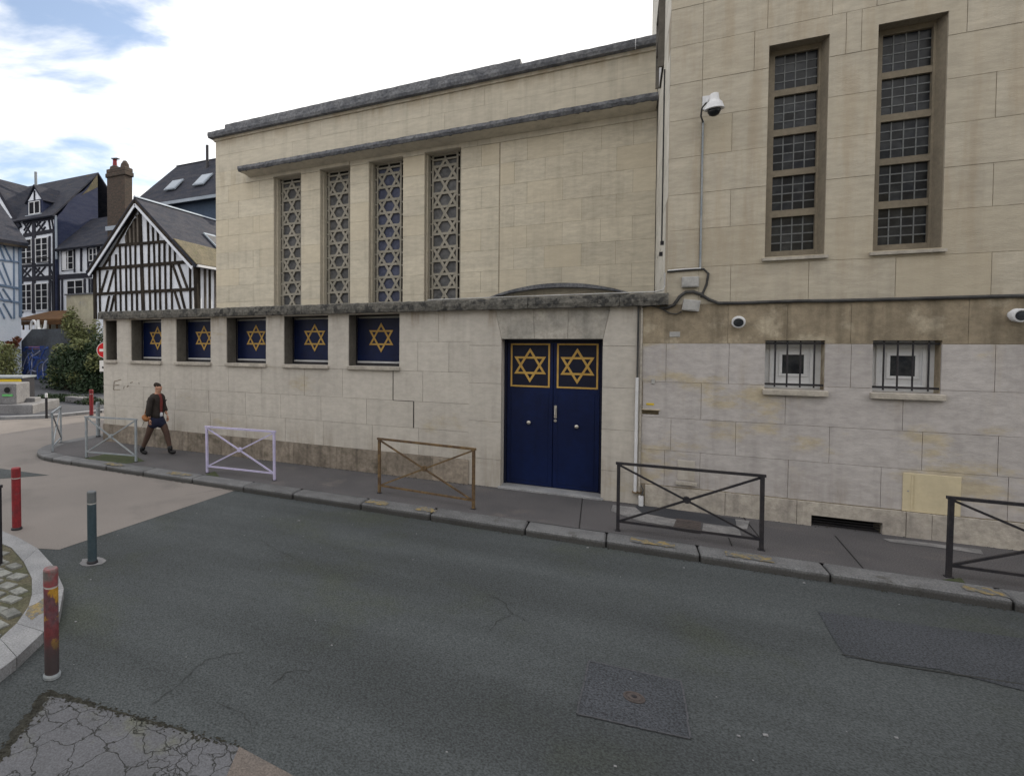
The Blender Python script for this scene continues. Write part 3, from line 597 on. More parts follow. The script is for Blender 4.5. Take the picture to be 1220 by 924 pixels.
# double door
P('threshold', MB().box(-1.99,-.30,YW-.05,YW+.36,-.05,.035), 'kerbl', bevel=.006)
P('door_frame', MB().box(-1.945,-1.905,YW+.27,YW+.36,.035,2.66).box(-.375,-.337,YW+.27,YW+.36,.035,2.66).box(-1.905,-.375,YW+.27,YW+.36,2.62,2.66), 'navyd')
P('door_backing', MB().box(-1.94,-.34,YW+.37,YW+.39,.0,2.66), 'dark')
for k, (a, b) in enumerate(((-1.90,-1.122),(-1.114,-.38))):
    d = P('door', MB().box(a, b, YW+.29, YW+.34, .045, 2.61), 'navy', bevel=.004)
    x0, x1 = ((-1.838,-1.175),(-1.06,-.389))[k]; z0, z1 = 1.81, 2.59
    if k: x1 -= .02
    else: x0 += .0
    tr = MB(); wd = .028
    tr.box(x0,x1,YW+.278,YW+.29,z1-wd,z1).box(x0,x1,YW+.278,YW+.29,z0,z0+wd).box(x0,x0+wd,YW+.278,YW+.29,z0+wd,z1-wd).box(x1-wd,x1,YW+.278,YW+.29,z0+wd,z1-wd)
    P('panel_trim', tr, 'gold', d)
    P('star_panel', MB().box(x0+wd,x1-wd,YW+.284,YW+.2905,z0+wd,z1-wd), 'navyd', d)
    P('star', star(MB(), (x0+x1)/2, YW+.272, (z0+z1)/2, .31, .036), 'gold', d)
    P('lower_panel', MB().box(a+.075,b-.075,YW+.284,YW+.2905,.12,1.72), 'navy', d, bevel=.004)
    kn = atY(630,503,YW+.26) if k == 0 else atY(687,508,YW+.26)
    P('knob', MB().tube([(kn.x,YW+.29,kn.z),(kn.x,YW+.265,kn.z),(kn.x,YW+.26,kn.z),(kn.x,YW+.235,kn.z),(kn.x,YW+.225,kn.z)], [.02,.015,.035,.036,.02], 16), 'metal', d, smooth=True)
    if k == 0:
        h = atY(661.5,500,YW+.26)
        P('lock_plate', MB().box(h.x-.022,h.x+.022,YW+.272,YW+.29,1.28,1.5), 'metal', d, bevel=.004)
        P('handle', MB().tube([(h.x,YW+.275,1.46),(h.x,YW+.22,1.45),(h.x,YW+.215,1.34),(h.x,YW+.275,1.32)], .011, 8), 'metal', d)
        P('lock_cylinder', MB().tube([(h.x,YW+.29,1.235),(h.x,YW+.262,1.235)], .024, 14), 'metal', d)
# hall behind, over the terrace
HW = [(-9.58,-8.6),(-7.965,-6.985),(-6.415,-5.395),(-4.80,-3.815)]
HO = [(a, b, 3.3, 7.65) for a, b in HW]
hall = wall_core('hall_wall', 'Y', YH+.008, .5, -11.81, .54, 3.0, 9.16, HO, 'joint', syn)
HZS = [3.34,3.87,4.40,4.93,5.47,6.0,6.53,7.07,7.60]
masonry(hall, 'Y', YH, -11.81, -2.86, HZS, lambda i: [-10.9,-10.35][i%2:i%2+1]+[-3.3][:1 if i%2 else 0] + ([-11.3] if i%2 else []) + [-10.1][:1 if i % 2 else 0], HO, 'warm')
masonry(hall, 'Y', YH+.004, -2.83, .54, HZS, lambda i: [-2.19,-1.38,-.56,.09] if i % 2 == 1 else [-2.49,-1.78,-.96,-.24], [], 'warm')
masonry(hall, 'Y', YH-.02, -10.6, .54, [7.60,7.78], [[-7,-3.4]], HO, 'warmpl', t=.05)
masonry(hall, 'Y', YH, -11.81, -10.6, [7.60,8.07], [[]], [], 'warm')
masonry(hall, 'Y', YH, -11.81, .54, [8.07,8.6,9.16], every(1.55,-.2,.2), [], 'warmpl', gap=.004)
P('stone', MB().box(-10.6,.54,YH,YH+.03,7.78,8.07), 'warmpl', hall)
P('hall_side_wall', MB().box(-11.81,-11.4,YH+.508,YH+13,3.0,9.16), 'warmpl')
P('hall_roof', MB().box(-11.4,.54,YH+.5,YH+13,9.0,9.2), 'corn')
P('hall_rear_wall', MB().box(-11.81,.54,YH+13,YH+13.4,0,9.16), 'warmpl')
# hall cornice in two steps, rough slabs
def rough_slab(name, x0, x1, y0, y1, z0, z1, m, parent, step=.09, jz=.006, slope=0):
    n = max(2, int((x1-x0)/step)); mb = MB()
    for i in range(n+1):
        x = x0+(x1-x0)*i/n; j = lambda s: random.uniform(-s, s)
        mb.v += [(x,y0+j(.004)+slope,z0+j(jz*.6)),(x,y0+j(.006),z0+(z1-z0)*.45+j(jz)),(x,y0+.01+j(.008),z1+j(jz*.5)),(x,y1,z1),(x,y1,z0)]
    for i in range(n):
        for k in range(5): mb.f.append((i*5+k, i*5+(k+1)%5, (i+1)*5+(k+1)%5, (i+1)*5+k))
    mb.f += [tuple(range(5)), tuple(n*5+k for k in range(5))]
    return P(name, mb, m, parent)
cs = [-11.95,-9.6,-7.2,-4.8,-2.33,.1,.54]
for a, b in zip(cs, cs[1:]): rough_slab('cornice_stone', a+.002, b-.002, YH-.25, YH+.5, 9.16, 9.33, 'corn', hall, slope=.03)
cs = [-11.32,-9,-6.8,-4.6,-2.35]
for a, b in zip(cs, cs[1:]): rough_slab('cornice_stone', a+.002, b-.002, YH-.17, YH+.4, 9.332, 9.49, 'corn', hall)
P('cornice_mould', MB().box(-11.86,.54,YH-.06,YH+.1,9.08,9.16), 'warmpl', hall)
# projecting canopy over the lattice windows
cs = [-10.50,-8.6,-6.6,-4.6,-2.85,-1.0,.54]
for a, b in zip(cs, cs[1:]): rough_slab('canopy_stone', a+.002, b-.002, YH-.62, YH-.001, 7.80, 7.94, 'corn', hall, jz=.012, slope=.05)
P('canopy_soffit', MB().prism([(-10.45,YH-.53,7.80),(-10.45,YH-.04,7.74),(-10.45,YH-.001,7.74),(-10.45,YH-.001,7.80)], (10.97,0,0)), 'warmpl', hall)
# arched hood low on the hall wall
ar = MB(); n = 18
prof = [(-3.02+ (3.06)*i/n) for i in range(n+1)]
az = lambda x, h: 3.70+h*(1-((x+1.49)/1.53)**2)
for i in range(n):
    a, b = prof[i], prof[i+1]
    ar.prism([(a,YH-.30,az(a,.20)),(b,YH-.30,az(b,.20)),(b,YH-.30,az(b,.28)+.02),(a,YH-.30,az(a,.28)+.02)], (0,.30,0))
P('arched_hood', ar, 'corn', hall)
# lattice windows
def clipseg(x0, z0, x1, z1, a, b, c, d):
    t0, t1 = 0., 1.; dx, dz = x1-x0, z1-z0
    for p, q in ((-dx, x0-a), (dx, b-x0), (-dz, z0-c), (dz, d-z0)):
        if abs(p) < 1e-9:
            if q < 0: return None
        else:
            t = q/p
            if p < 0: t0 = max(t0, t)
            else: t1 = min(t1, t)
    return (x0+dx*t0, z0+dz*t0, x0+dx*t1, z0+dz*t1) if t0 < t1-1e-3 else None
for k, (a, b) in enumerate(HW):
    zt, zb = 7.65, 3.3; yl = YH+.30; cxw = (a+b)/2-.02
    wn = P('window', MB().box(a, b, yl+.09, yl+.11, zb, zt), 'dark', None)
    lt = MB(); bw = .066
    la, lb = a+.055, b-.095; fa, fb, fz = la+.085, lb-.085, zt-.15     # inner field
    def hb(xa, xb, z, w_=bw, yy=0): lt.box(xa, xb, yl+yy, yl+.06, z-w_/2, z+w_/2)
    def vb(x, za, zb_, w_=bw, yy=0): lt.box(x-w_/2, x+w_/2, yl+yy+.0007, yl+.06, za, zb_)
    vb(fa, zb, zt, .045); vb(fb, zb, zt, .045); hb(fa, fb, fz, .045, .0013); vb(la+.012, zb, zt, .024); lt.box(lb-.012, b, yl+.001, yl+.06, zb, zt); hb(fa, fb, zt-.03, .05, .0013)
    zc = 7.142; per = .7235
    z = zc + per*.25
    for i in range(-1, 13):
        z = zc + per/4 + per/2 - i*per/2
        if z < fz-.05: hb(fa, fb, z, bw, .002)
    for i in range(0, 14):     # ladder rungs of the border
        z = zt-.10 - i*per/2*.97
        if z > zb: hb(la, fa, z, .035, .002); hb(fb, lb, z, .035, .002)
    vb((fa+fb)/2, fz, zt, .035, .002); 
    s3 = sqrt(3); H = per/2
    for s in (1, -1):
        for j in range(-14, 8):
            z0 = zc + H*(2*j+1)
            sg = clipseg(cxw-2, z0-2*s*s3, cxw+2, z0+2*s*s3, fa, fb, zb, fz)
            if sg: lt.bar((sg[0], yl+.033+.0011*s, sg[1]), (sg[2], yl+.033+.0011*s, sg[3]), bw, .055, up=(0,1,0))
    P('lattice', lt, 'lat', wn)
    P('glass', MB().box(fa, fb, yl+.07, yl+.08, zb, fz), 'dgl2' if k == 2 else 'dglass', wn)
    P('jamb', MB().box(a-.004, a+.012, YH+.035, yl+.09, zb, zt).box(a+.012, a+.05, YH+.16, yl+.09, zb, zt), 'warmpl', wn)
    P('head', MB().box(a+.012, b, YH+.035, yl+.09, zt-.012, zt+.004), 'warmpl', wn)
# right wing
TW = [(1.77,2.45,3.86,6.92),(2.95,3.635,3.86,6.92)]
LW = [(1.80,2.485,1.935,2.65),(2.98,3.665,1.935,2.65)]
PAN = (3.315,3.88,.34,.866)
XW = .553
wing = wall_core('wing_wall', 'Y', YW+.008, .6, XW, 24, 3.2, 14, TW, 'joint', syn)
wingl = wall_core('wing_lower_wall', 'Y', YW+.008, .6, .235, 24, -.15, 3.2, LW+[SLOT, VENT], 'joint', syn)
WZ = [3.2,3.77,4.35,4.90,5.465,6.04,6.60,7.17,7.75,8.32,8.9,9.5]
def wj(i):
    if i == 0: return [.97,1.37,2.28,3.19,4.09,5.4,6.6,7.7]
    if i == 6: return [.97,1.60,2.62,2.78,3.80,5.2,6.6]
    if i < 6: return [.97,4.75,6.1,7.4] if i % 2 else [.97,1.35,4.08,5.4,6.8]
    return [.97,1.75,2.47,2.93,4.75,6.1,7.4] if i % 2 else [.97,1.35,4.08,5.4,6.8]
masonry(wing, 'Y', YW, XW, 8.6, WZ, wj, TW, 'wing')
masonry(wingl, 'Y', YW+.0, .237, 8.6, [2.60,3.2], [[1.35,2.05,2.75,3.9,4.9,6.2]], LW, 'raw', gap=.004)
masonry(wingl, 'Y', YW-.003, .237, 8.6, [.35,.91,1.425,1.99,2.597], lambda i: [[.56,1.03,2.1,3.1,4.3,5.4,6.5],[.64,1.47,2.55,3.5,4.2,5.2,6.4,7.4],[1.03,2.05,3.3,4.6,5.8,6.9],[.56,1.37,2.76,4.15,5.2,6.5]][i], LW+[SLOT,PAN], 'greyR', gap=.005)
masonry(wingl, 'Y', YW-.05, .30, 8.6, [-.02,.34], [[1.35,2.2,3.35,3.6,4.7,5.8,7]], [VENT], 'plinthR', t=.07, relief=.006)
P('vent_void', MB().box(2.30,3.2,YW+.3,YW+.32,-.1,.3), 'dark', wingl)
vg = MB()
for i in range(4): vg.box(2.37,3.11,YW+.02,YW+.04,.02+i*.035,.03+i*.035)
P('vent_grille', vg, 'black', wingl)
# return wall of the wing (facing the hall terrace)
ret = P('wing_return_wall', MB().box(XW-.0+.008, XW+.5, YW+.609, 19.2, 3.2, 14), 'joint')
masonry(ret, 'X-', XW, YW+.035, 19.2, WZ+[10.1,10.7,11.3,11.9,12.5,13.1,14], every(1.3,.2), [], 'pale')
P('wing_roof', MB().box(XW,24,YW+.3,19.2,13.9,14.05), 'corn')
P('wing_rear_wall', MB().box(XW,24,19.2,19.5,0,14), 'warmpl')
# bay frame and thin pipe on the return wall
bf = P('bay_window', MB().box(XW-.10,XW,12.42,12.47,7.7,9.0).box(XW-.10,XW,13.45,13.50,7.7,9.0).box(XW-.10,XW,12.47,13.45,8.95,9.0).box(XW-.10,XW,12.47,13.45,8.3,8.35), 'rev')
P('pane', MB().box(XW-.04,XW-.03,12.47,13.45,7.72,8.95), 'white', bf)
P('drip_pipe', MB().tube([(XW-.03,11.6,7.3),(XW-.03,11.6,4.3)], .012, 6), 'blackc')
P('pipe_bracket', MB().box(XW-.05,XW,11.56,11.64,4.30,4.36).box(XW-.05,XW,11.9,11.98,4.15,4.22), 'black')
# tall leaded windows
pane_me = None
for (a, b, z0, z1) in TW:
    y = YW+.25
    fr = MB(); gx0, gx1 = a+.115, b-.065
    for q0, q1 in ((a, gx0), (gx1, b)): fr.box(q0, q1, y-.02, y+.1, z0, z1)
    mz = [z0-.001, 3.97+0, 4.47,4.57, 5.07,5.16, 5.665,5.76, 6.25,6.34, 6.845, z1]
    for q0, q1 in zip(mz[::2], mz[1::2]): fr.box(gx0, gx1, y-.012, y+.1, q0, q1)
    wn = P('window', fr, 'twf')
    # splayed right reveal lining and head
    P('reveal', MB().prism([(b+.003,YW+.034,z0),(b+.003,y,z0),(b-.045,y,z0)], (0,0,z1-z0)).box(a-.003,a+.01,YW+.035,y-.02,z0,z1), 'twf', wn)
    P('sill', MB().hull8([(a-.03,YW-.055,z0-.055),(b+.03,YW-.055,z0-.055),(b+.03,y,z0-.055),(a-.03,y,z0-.055),(a-.03,YW-.055,z0-.015),(b+.03,YW-.055,z0-.015),(b+.03,y,z0+.02),(a-.03,y,z0+.02)]), 'sill', wn)
    for q0, q1 in zip(mz[1::2], mz[2::2]):
        cw, rh = (gx1-gx0)/4, (q1-q0)/4
        gr = MB()
        for i in range(1, 4):
            gr.box(gx0+i*cw-.007, gx0+i*cw+.007, y+.035, y+.055, q0, q1)
            gr.box(gx0, gx1, y+.0365, y+.053, q0+i*rh-.008, q0+i*rh+.008)
        P('glazing_bars', gr, 'lead', wn)
        for i in range(4):
            for j in range(4):
                if pane_me is None: pane_me = MB().box(-.5,.5,0,.006,-.5,.5).mesh('pane'); pane_me.materials.append(M['pane'])
                o = bpy.data.objects.new('pane', pane_me); o.scale = (cw-.002, 1, rh-.002)
                o.location = (gx0+(i+.5)*cw, y+.046, q0+(j+.5)*rh); o.rotation_euler = (random.uniform(-.02,.02), 0, random.uniform(-.02,.02)); link(o, wn)
    P('backing', MB().box(a, b, y+.12, y+.14, z0, z1), 'dark', wn)
# small barred windows
for (a, b, z0, z1) in LW:
    y = YW+.20
    wn = P('window', MB().box(a, b, y, y+.04, z0, z1), 'white')
    cx0, cx1 = a+.24, a+.49; cz0, cz1 = z0+.22, z0+.50
    P('frame', MB().box(a+.09,a+.60,y-.02,y,z0+.06,z0+.10).box(a+.09,a+.60,y-.02,y,z1-.10,z1-.06).box(a+.09,a+.13,y-.02,y,z0+.1,z1-.1).box(a+.56,a+.60,y-.02,y,z0+.1,z1-.1)
      .box(a+.2,cx1+.04,y-.012,y,cz0-.04,cz0).box(a+.2,cx1+.04,y-.012,y,cz1,cz1+.04).box(a+.2,cx0,y-.012,y,cz0,cz1).box(cx1,cx1+.04,y-.012,y,cz0,cz1), 'wwin', wn, bevel=.004)
    P('pane', MB().box(cx0,cx1,y-.006,y+.001,cz0,cz1), 'pane', wn)
    P('reveal', MB().box(b-.004,b+.004,YW+.035,y,z0,z1).box(a-.004,a+.004,YW+.035,y,z0,z1).box(a+.004,b-.004,YW+.035,y,z1-.004,z1+.004), 'raw', wn)
    P('sill', MB().box(a-.02,b+.03,YW-.07,y,z0-.085,z0-.004), 'sill', wn, bevel=.006)
    for xx in (a+.13,a+.27,a+.42,a+.575): P('bar', MB().tube([(xx,YW+.05,z0+.03),(xx,YW+.05,z1-.01)], .011, 8), 'black', wn)
    P('cross_bar', MB().box(a,b,YW+.042,YW+.058,z0+.055,z0+.085), 'black', wn)
    P('cross_bar', MB().box(a,b,YW+.042,YW+.058,z1-.06,z1-.035), 'black', wn)
# wall fittings
P('letter_slot', MB().box(.232,.49,YW-.018,YW+.002,1.535,1.55).box(.24,.48,YW+.1,YW+.12,1.45,1.54), 'raw', wingl)
P('label_plate', MB().box(.30,.405,YW-.008,YW-.001,1.615,1.645), 'yelb', wingl)
P('key_box', MB().box(.365,.41,YW-.02,YW-.001,1.96,2.03), 'greyp', wingl)
hp = P('utility_hatch', MB().box(3.318,3.877,YW-.014,YW+.03,.343,.863), 'cream', wingl, bevel=.004)
P('hatch_edge', MB().box(3.40,3.415,YW-.0175,YW-.014,.37,.84).box(3.43,3.436,YW-.0175,YW-.014,.37,.84), 'cream', hp)
P('hatch_lock', MB().tube([(3.37,YW-.013,.62),(3.37,YW-.020,.62)], .009, 10), 'galv', hp)
P('small_hatch', MB().box(.735,.965,YW-.014,YW+.01,.47,.775), 'grey', wingl, bevel=.004)
P('hatch_ledge', MB().box(.715,.99,YW-.06,YW+.01,.40,.44), 'sill', wingl)
P('gas_mark', MB().box(.60,.86-.12,YW-.006,YW+.005,2.70,2.78), 'greyp', wingl, bevel=.002)
# downpipe at the joint of aisle and wing
dp = P('downpipe', MB().tube([(.165,YW-.045,2.05),(.160,YW-.045,.20)], .022, 10), 'white')
P('upper_pipe', MB().tube([(.17,YW-.03,3.19),(.168,YW-.03,2.05)], .014, 8), 'blackc')
P('cover_strip', MB().box(.205,.232,YW-.03,YW,.1,3.19), 'sill')
P('pipe_clip', MB().box(.12,.26,YW-.07,YW-.0,.19,.21), 'rust')
P('pipe_stub', MB().tube([(.245,YW-.085,.16),(.245,YW-.085,.0)], .035, 12), 'white')
P('pipe_lead', MB().tube([(.25,YW-.085,.155),(.275,YW-.08,.26),(.24,YW-.06,.33)], .010, 6), 'blackc')
# white conduit on the coping
cp = [(atY(510,361.5,YW-.07).x, YW-.09, 3.40), (-1.5,YW-.09,3.405), (.40,YW-.10,3.405), (.50,YW-.10,3.43), (.52,YW-.07,3.5), (.52,YW-.07,3.70)]
tag(build('conduit', MB().tube(cp, .012, 8), 'greyp'), 'white conduit lying along the top of the dark coping over the door', 'conduit')

# ------------------------------------------------------------------ the other side of the street (behind the camera; it shades the road)
for (xa_, xb_, hh) in ((-15,-4,7.5),(-3.6,8,8.5),(8.4,22,8)):
    ob = thing('rendered_house', {7.5:'low rendered house across the street opposite the niches', 8.5:'rendered house across the street opposite the navy door', 8:'rendered house across the street opposite the right wing'}[hh], 'house', ((xa_+xb_)/2, -8, 0), 'houses across the street')
    build('wall', MB().box(xa_, xb_, -16, -8, -.1, hh), 'lime', ob)
    build('roof', MB().prism([(xa_-.1,-7.7,hh),(xa_-.1,-12,hh+3.2),(xa_-.1,-16.3,hh)], (xb_-xa_+.2,0,0)), 'slate', ob)
    n = int((xb_-xa_)/2.4)
    for k in range(n):
        for z in (.9, 3.9):
            x = xa_+1.2+k*2.4; wn = build('window', MB().box(x-.55,x+.55,-8,-7.95,z,z+1.6), 'wwin', ob); build('pane', MB().box(x-.48,x+.48,-7.95,-7.94,z+.07,z+1.53), 'pane', wn)

# ------------------------------------------------------------------ wall equipment
cb = [atY(x, y, YW-.03) for x, y in ((786,366),(795,366.5),(803,363),(810,353),(817,348),(826,347.5),(834,350),(845,357),(856,361),(880,361),(905,360),(950,358.5),(1000,358.0),(1060,356.5),(1120,354.8),(1180,353.2),(1220,352.2),(1400,347),(1700,340))]
tag(build('cable', MB().tube(cb, .024, 8), 'blackc'), 'thick black cable running level across the right wing wall below the tall windows', 'cable')
cb = [atY(x, y, YW-.025) for x, y in ((765,366),(775,364),(786,366.5),(798,373),(806,374),(812,371))]
tag(build('cable', MB().tube(cb, .010, 6), 'blackc'), 'thin drooping cable entering the lower grey junction box', 'cable')
bx = atY(822, 337, YW)
jb = tag(build('junction_box', MB().box(bx.x-.11,bx.x+.11,YW-.08,YW-.002,bx.z-.07,bx.z+.09), 'greyp', bevel=.006), 'flat grey junction box above the bend of the black cable', 'junction box')
build('lid', MB().box(bx.x-.095,bx.x+.095,YW-.086,YW-.08,bx.z-.055,bx.z+.075), 'greyp', jb, bevel=.002)
bx = atY(823, 364, YW); jb = MB().box(-.11,.11,-.09,-.002,-.085,.085)
rm = Matrix.Rotation(radians(8), 4, 'Y'); jb.v = [tuple(Vector((bx.x, YW, bx.z)) + rm @ Vector(v)) for v in jb.v]
jb = tag(build('junction_box', jb, 'greyp', bevel=.006), 'tilted grey junction box under the bend of the black cable', 'junction box')
jl = MB().box(-.09,.09,-.096,-.09,-.065,.065); jl.v = [tuple(Vector((bx.x, YW, bx.z)) + rm @ Vector(v)) for v in jl.v]
build('lid', jl, 'greyp', jb)
# dome camera with its conduit
cc = atY(851, 125, YW-.30)
dc = thing('security_camera', 'white dome security camera on the right wing at the head of a thin conduit', 'security camera', (cc.x, YW-.3, cc.z))
build('housing', MB().lathe(cc, [(.035,.17),(.052,.16),(.06,.08),(.07,.05),(.095,.03),(.122,-.05),(.125,-.065),(.11,-.07)][::-1], 24), 'white', dc, smooth=False)
build('dome', MB().lathe(cc+Vector((0,0,-.07)), [(.085,0),(.08,-.035),(.06,-.072),(.03,-.092),(.005,-.096)][::-1], 20), 'pane', dc, smooth=True)
build('bracket', MB().tube([(cc.x,YW-.30,cc.z+.15),(cc.x,YW-.15,cc.z+.17),(cc.x-.05,YW,cc.z+.15)], .03, 10).box(cc.x-.12,cc.x+.03,YW-.02,YW-.002,cc.z+.05,cc.z+.25), 'white', dc)
build('conduit', MB().tube([(.985,YW-.02,3.73),(.985,YW-.02,5.98)], .013, 8), 'galv', dc)
build('cable', MB().tube([(.985,YW-.03,5.95),(.95,YW-.10,6.03),(.955,YW-.18,6.12),(1.0,YW-.25,6.16)], .012, 8), 'blackc', dc)
build('conduit', MB().tube([(.55,YW-.02,3.72),(1.03,YW-.02,3.735),(1.09,YW-.02,3.66),(1.07,YW-.02,3.5),(1.0,YW-.02,3.3)], .016, 8), 'blackc', dc)
build('cable', MB().tube([(.56,YW-.04,3.735),(.80,YW-.04,3.745),(.99,YW-.04,3.745)], .009, 6), 'white', dc)
for i, (x, y) in enumerate(((880,382),(1207,375))):
    b0 = atY(x, y, YW); ax = Vector((-.15,-1,-.25)) if i == 0 else Vector((.2,-1,-.1)); ax.normalize()
    t = thing('bullet_camera', ('small round white wall camera above the left barred window, left of the pair', 'small round white wall camera at the right edge of the picture under the cable')[i], 'wall camera', (b0.x, YW, b0.z), 'small round wall cameras')
    build('mount', MB().tube([b0, b0+Vector((0,-.03,0))], .055, 16), 'white', t)
    build('body', MB().tube([b0+Vector((0,-.02,0)), b0+ax*.05, b0+ax*.12, b0+ax*.125], [.06,.085,.085,.075], 18), 'white', t)
    build('lens', MB().tube([b0+ax*.12, b0+ax*.130], .062, 18), 'pane', t)

# ------------------------------------------------------------------ crossed barriers
def barrier(L_, H, m, label, loc, rotz, r=.021, group='crossed metal barriers along the pavement edge', dz=.12):
    t = thing('barrier', label, 'barrier', loc, group, rotz); t.rotation_euler = (radians(random.uniform(-1.2,1.2)), 0, rotz)
    def part(nm, mb, mm=m):
        me = mb.mesh(nm); me.materials.append(M[mm]); o = bpy.data.objects.new(nm, me); C.objects.link(o); o.parent = t; return o
    part('post', MB().box(-r,r,-r,r,-.02,H-r)); part('post', MB().box(L_-r,L_+r,-r,r,-.02,H-r))
    part('top_rail', MB().box(-r*1.7,L_+r*1.7,-r*1.15,r*1.15,H-r,H+r*.6))
    part('bottom_rail', MB().box(r,L_-r,-r*.7,r*.7,dz,dz+r*1.4))
    part('cross_bar', MB().bar((r,-.003,H-r*1.6),(L_-r,-.003,dz+.02), r*1.2, r*1.4, up=(0,1,0)))
    part('cross_bar', MB().bar((r,.004,dz+.02),(L_-r,.004,H-r*1.6), r*1.2, r*1.4, up=(0,1,0)))
    part('boss', MB().disc((L_/2,.028,(H+dz)/2), r*2.1, 16, (0,-1,0), .056))
    part('base_collar', MB().box(-r*1.6,r*1.6,-r*1.6,r*1.6,0,.012), 'black'); part('base_collar', MB().box(L_-r*1.6,L_+r*1.6,-r*1.6,r*1.6,0,.012), 'black')
    return t
def bpos(a, b):
    p, q = atZ(*a), atZ(*b); d = q-p; return p, d.length, math.atan2(d.y, d.x)
p, l, a = bpos((736,632),(907,655)); barrier(l, .945, 'black', 'long black crossed barrier right of the navy door', p, a)
p, l, a = bpos((452,587),(564,606)); barrier(l, .95, 'rust', 'rusty brown crossed barrier left of the navy door', p, a)
p, l, a = bpos((247,563),(327,572)); barrier(l, .93, 'lilac', 'lilac painted crossed barrier between the walking person and the brown barrier', p, a)
p, l, a = bpos((103,545),(162,550)); barrier(l, .93, 'galv', 'grey crossed barrier in front of the walking person', p, a)
p, l, a = bpos((63,538),(73,527)); barrier(l, .93, 'galv', 'grey crossed barrier seen nearly end-on at the pavement corner', p, a)
p = atZ(1130,687); barrier(1.62, .90, 'black', 'black crossed barrier cut by the right edge of the photo', p, radians(-1))
p = atZ(1,672); barrier(1.5, .93, 'black', 'black crossed barrier on the cobbled island at the left edge', (p.x-.02,p.y,0), radians(195), group='crossed metal barriers along the pavement edge')

# ------------------------------------------------------------------ bollards
def bollard(label, loc, H, r, m, capm, group='bollards'):
    t = thing('bollard', label, 'bollard', loc, group)
    def part(nm, prof, mm, n=24):
        mb = MB().lathe((0,0,0), prof, n); me = mb.mesh(nm); me.materials.append(M[mm])
        o = bpy.data.objects.new(nm, me); C.objects.link(o); o.parent = t; return o
    part('shaft', [(r,-.02),(r,H*.825)], m)
    part('band', [(r*.88,H*.825),(r*.88,H*.845)], 'band')
    part('head', [(r*1.02,H*.845),(r*1.02,H*.985),(r*.9,H)], capm)
    part('foot_ring', [(r*1.22,0),(r*1.22,.02),(r*1.05,.035)], 'galv' if m == 'redy' else 'black')
    return t
p = atZ(20,630,RD); bollard('bright red bollard on the beige street left of the grey one', (p.x,p.y,RD), .90, .062, 'red', 'red')
p = atZ(62,805,RD); bollard('worn red bollard with yellow spray paint beside the cobbled island', (p.x,p.y,RD), .895, .056, 'redy', 'capred')
p = atZ(110,670,RD); bollard('teal grey bollard where the beige surface meets the dark road', (p.x,p.y,RD), .89, .055, 'teal', 'tgrey')
p = atZ(110,669,RD); struct('mortar_collar', poly([(p.x+.16*(1+random.uniform(-.2,.2))*cos(a), p.y+.15*(1+random.uniform(-.2,.2))*sin(a)) for a in [i*pi/8 for i in range(16)]], RD+.003), 'concr')
p = atZ(109,495,RD); bollard('far red bollard by the corner of the synagogue beyond the grey barrier', (p.x,p.y,RD), .95, .07, 'red', 'red')
p = atZ(117,520,0); bollard('grey bollard hidden behind the grey barrier at the wall corner', (p.x,p.y,0), .95, .055, 'galv', 'galv')
p = atZ(55.5,498,RD); bollard('slim black bollard beside the recycling bins', (p.x,p.y,RD), .88, .045, 'black', 'white')

# ------------------------------------------------------------------ far side of the street
fk = MB(); FK = [(-17.35,30),(-17.4,15),(-17.8,13.2),(-18.96,12.05),(-26,7),(-60,2)]
fkr = struct('far_kerb', poly([(-17.35,30),(-17.4,15),(-17.8,13.2),(-18.96,12.05),(-26,7),(-60,2),(-60,60),(-17.35,60)], -.02), 'asph2')
for a, b in zip(FK, FK[1:]):
    a, b = Vector(a), Vector(b); n = max(1, round((b-a).length/1.1)); nn = (b-a).normalized(); nn = Vector((-nn.y, nn.x))*-.28
    for i in range(n):
        p0, p1 = a.lerp(b, i/n+.004), a.lerp(b, (i+1)/n-.004)
        Pq = [(*p0,), (*p1,), (*(p1+nn),), (*(p0+nn),)]
        build('kerb_stone', MB().hull8([(x,y,RD-.05) for x,y in Pq]+[(x,y,.0) for x,y in Pq]), 'kerbl', fkr)
p = atZ(120,500,0); fr_ = ray(125.5,417)
sp = Vector((0,0,EYE)) + fr_*(22.5/_f.dot(fr_)); face = Vector((-sp.x, -sp.y, 0)).normalized()
sg = thing('road_sign', 'round red no-entry sign with white bar, half hidden by the wall corner', 'road sign', (sp.x, sp.y, 0))
build('pole', MB().tube([(sp.x,sp.y,0),(sp.x,sp.y,sp.z+.35)], .03, 10), 'galv', sg)
build('disc', MB().disc(sp+face*.04, .30, 28, face, .01), 'signred', sg)
build('rim', MB().tube([sp+face*.035, sp+face*.045], .32, 28), 'signw', sg)
side = face.cross(Vector((0,0,1)))
c = sp+face*.053; build('bar', MB().prism([c-side*.22+Vector((0,0,-.05)), c+side*.22+Vector((0,0,-.05)), c+side*.22+Vector((0,0,.05)), c-side*.22+Vector((0,0,.05))], face*.004), 'signw', sg)
c = sp+face*.05+Vector((0,0,-.62)); pn = build('plate', MB().prism([c-side*.22+Vector((0,0,-.22)), c+side*.22+Vector((0,0,-.22)), c+side*.22+Vector((0,0,.22)), c-side*.22+Vector((0,0,.22))], face*.01), 'signw', sg)
c = c+face*.012; build('pictogram', MB().bar(c+Vector((0,0,.02))-side*.1, c+Vector((0,0,-.06))+side*.1, .03, .004, up=face).disc(c-side*.09+Vector((0,0,-.06)), .045, 12, face, .003).disc(c+side*.09+Vector((0,0,-.06)), .045, 12, face, .003).bar(c+Vector((0,0,.08)), c+Vector((0,0,.02))-side*.1, .03, .004, up=face), 'black', pn)
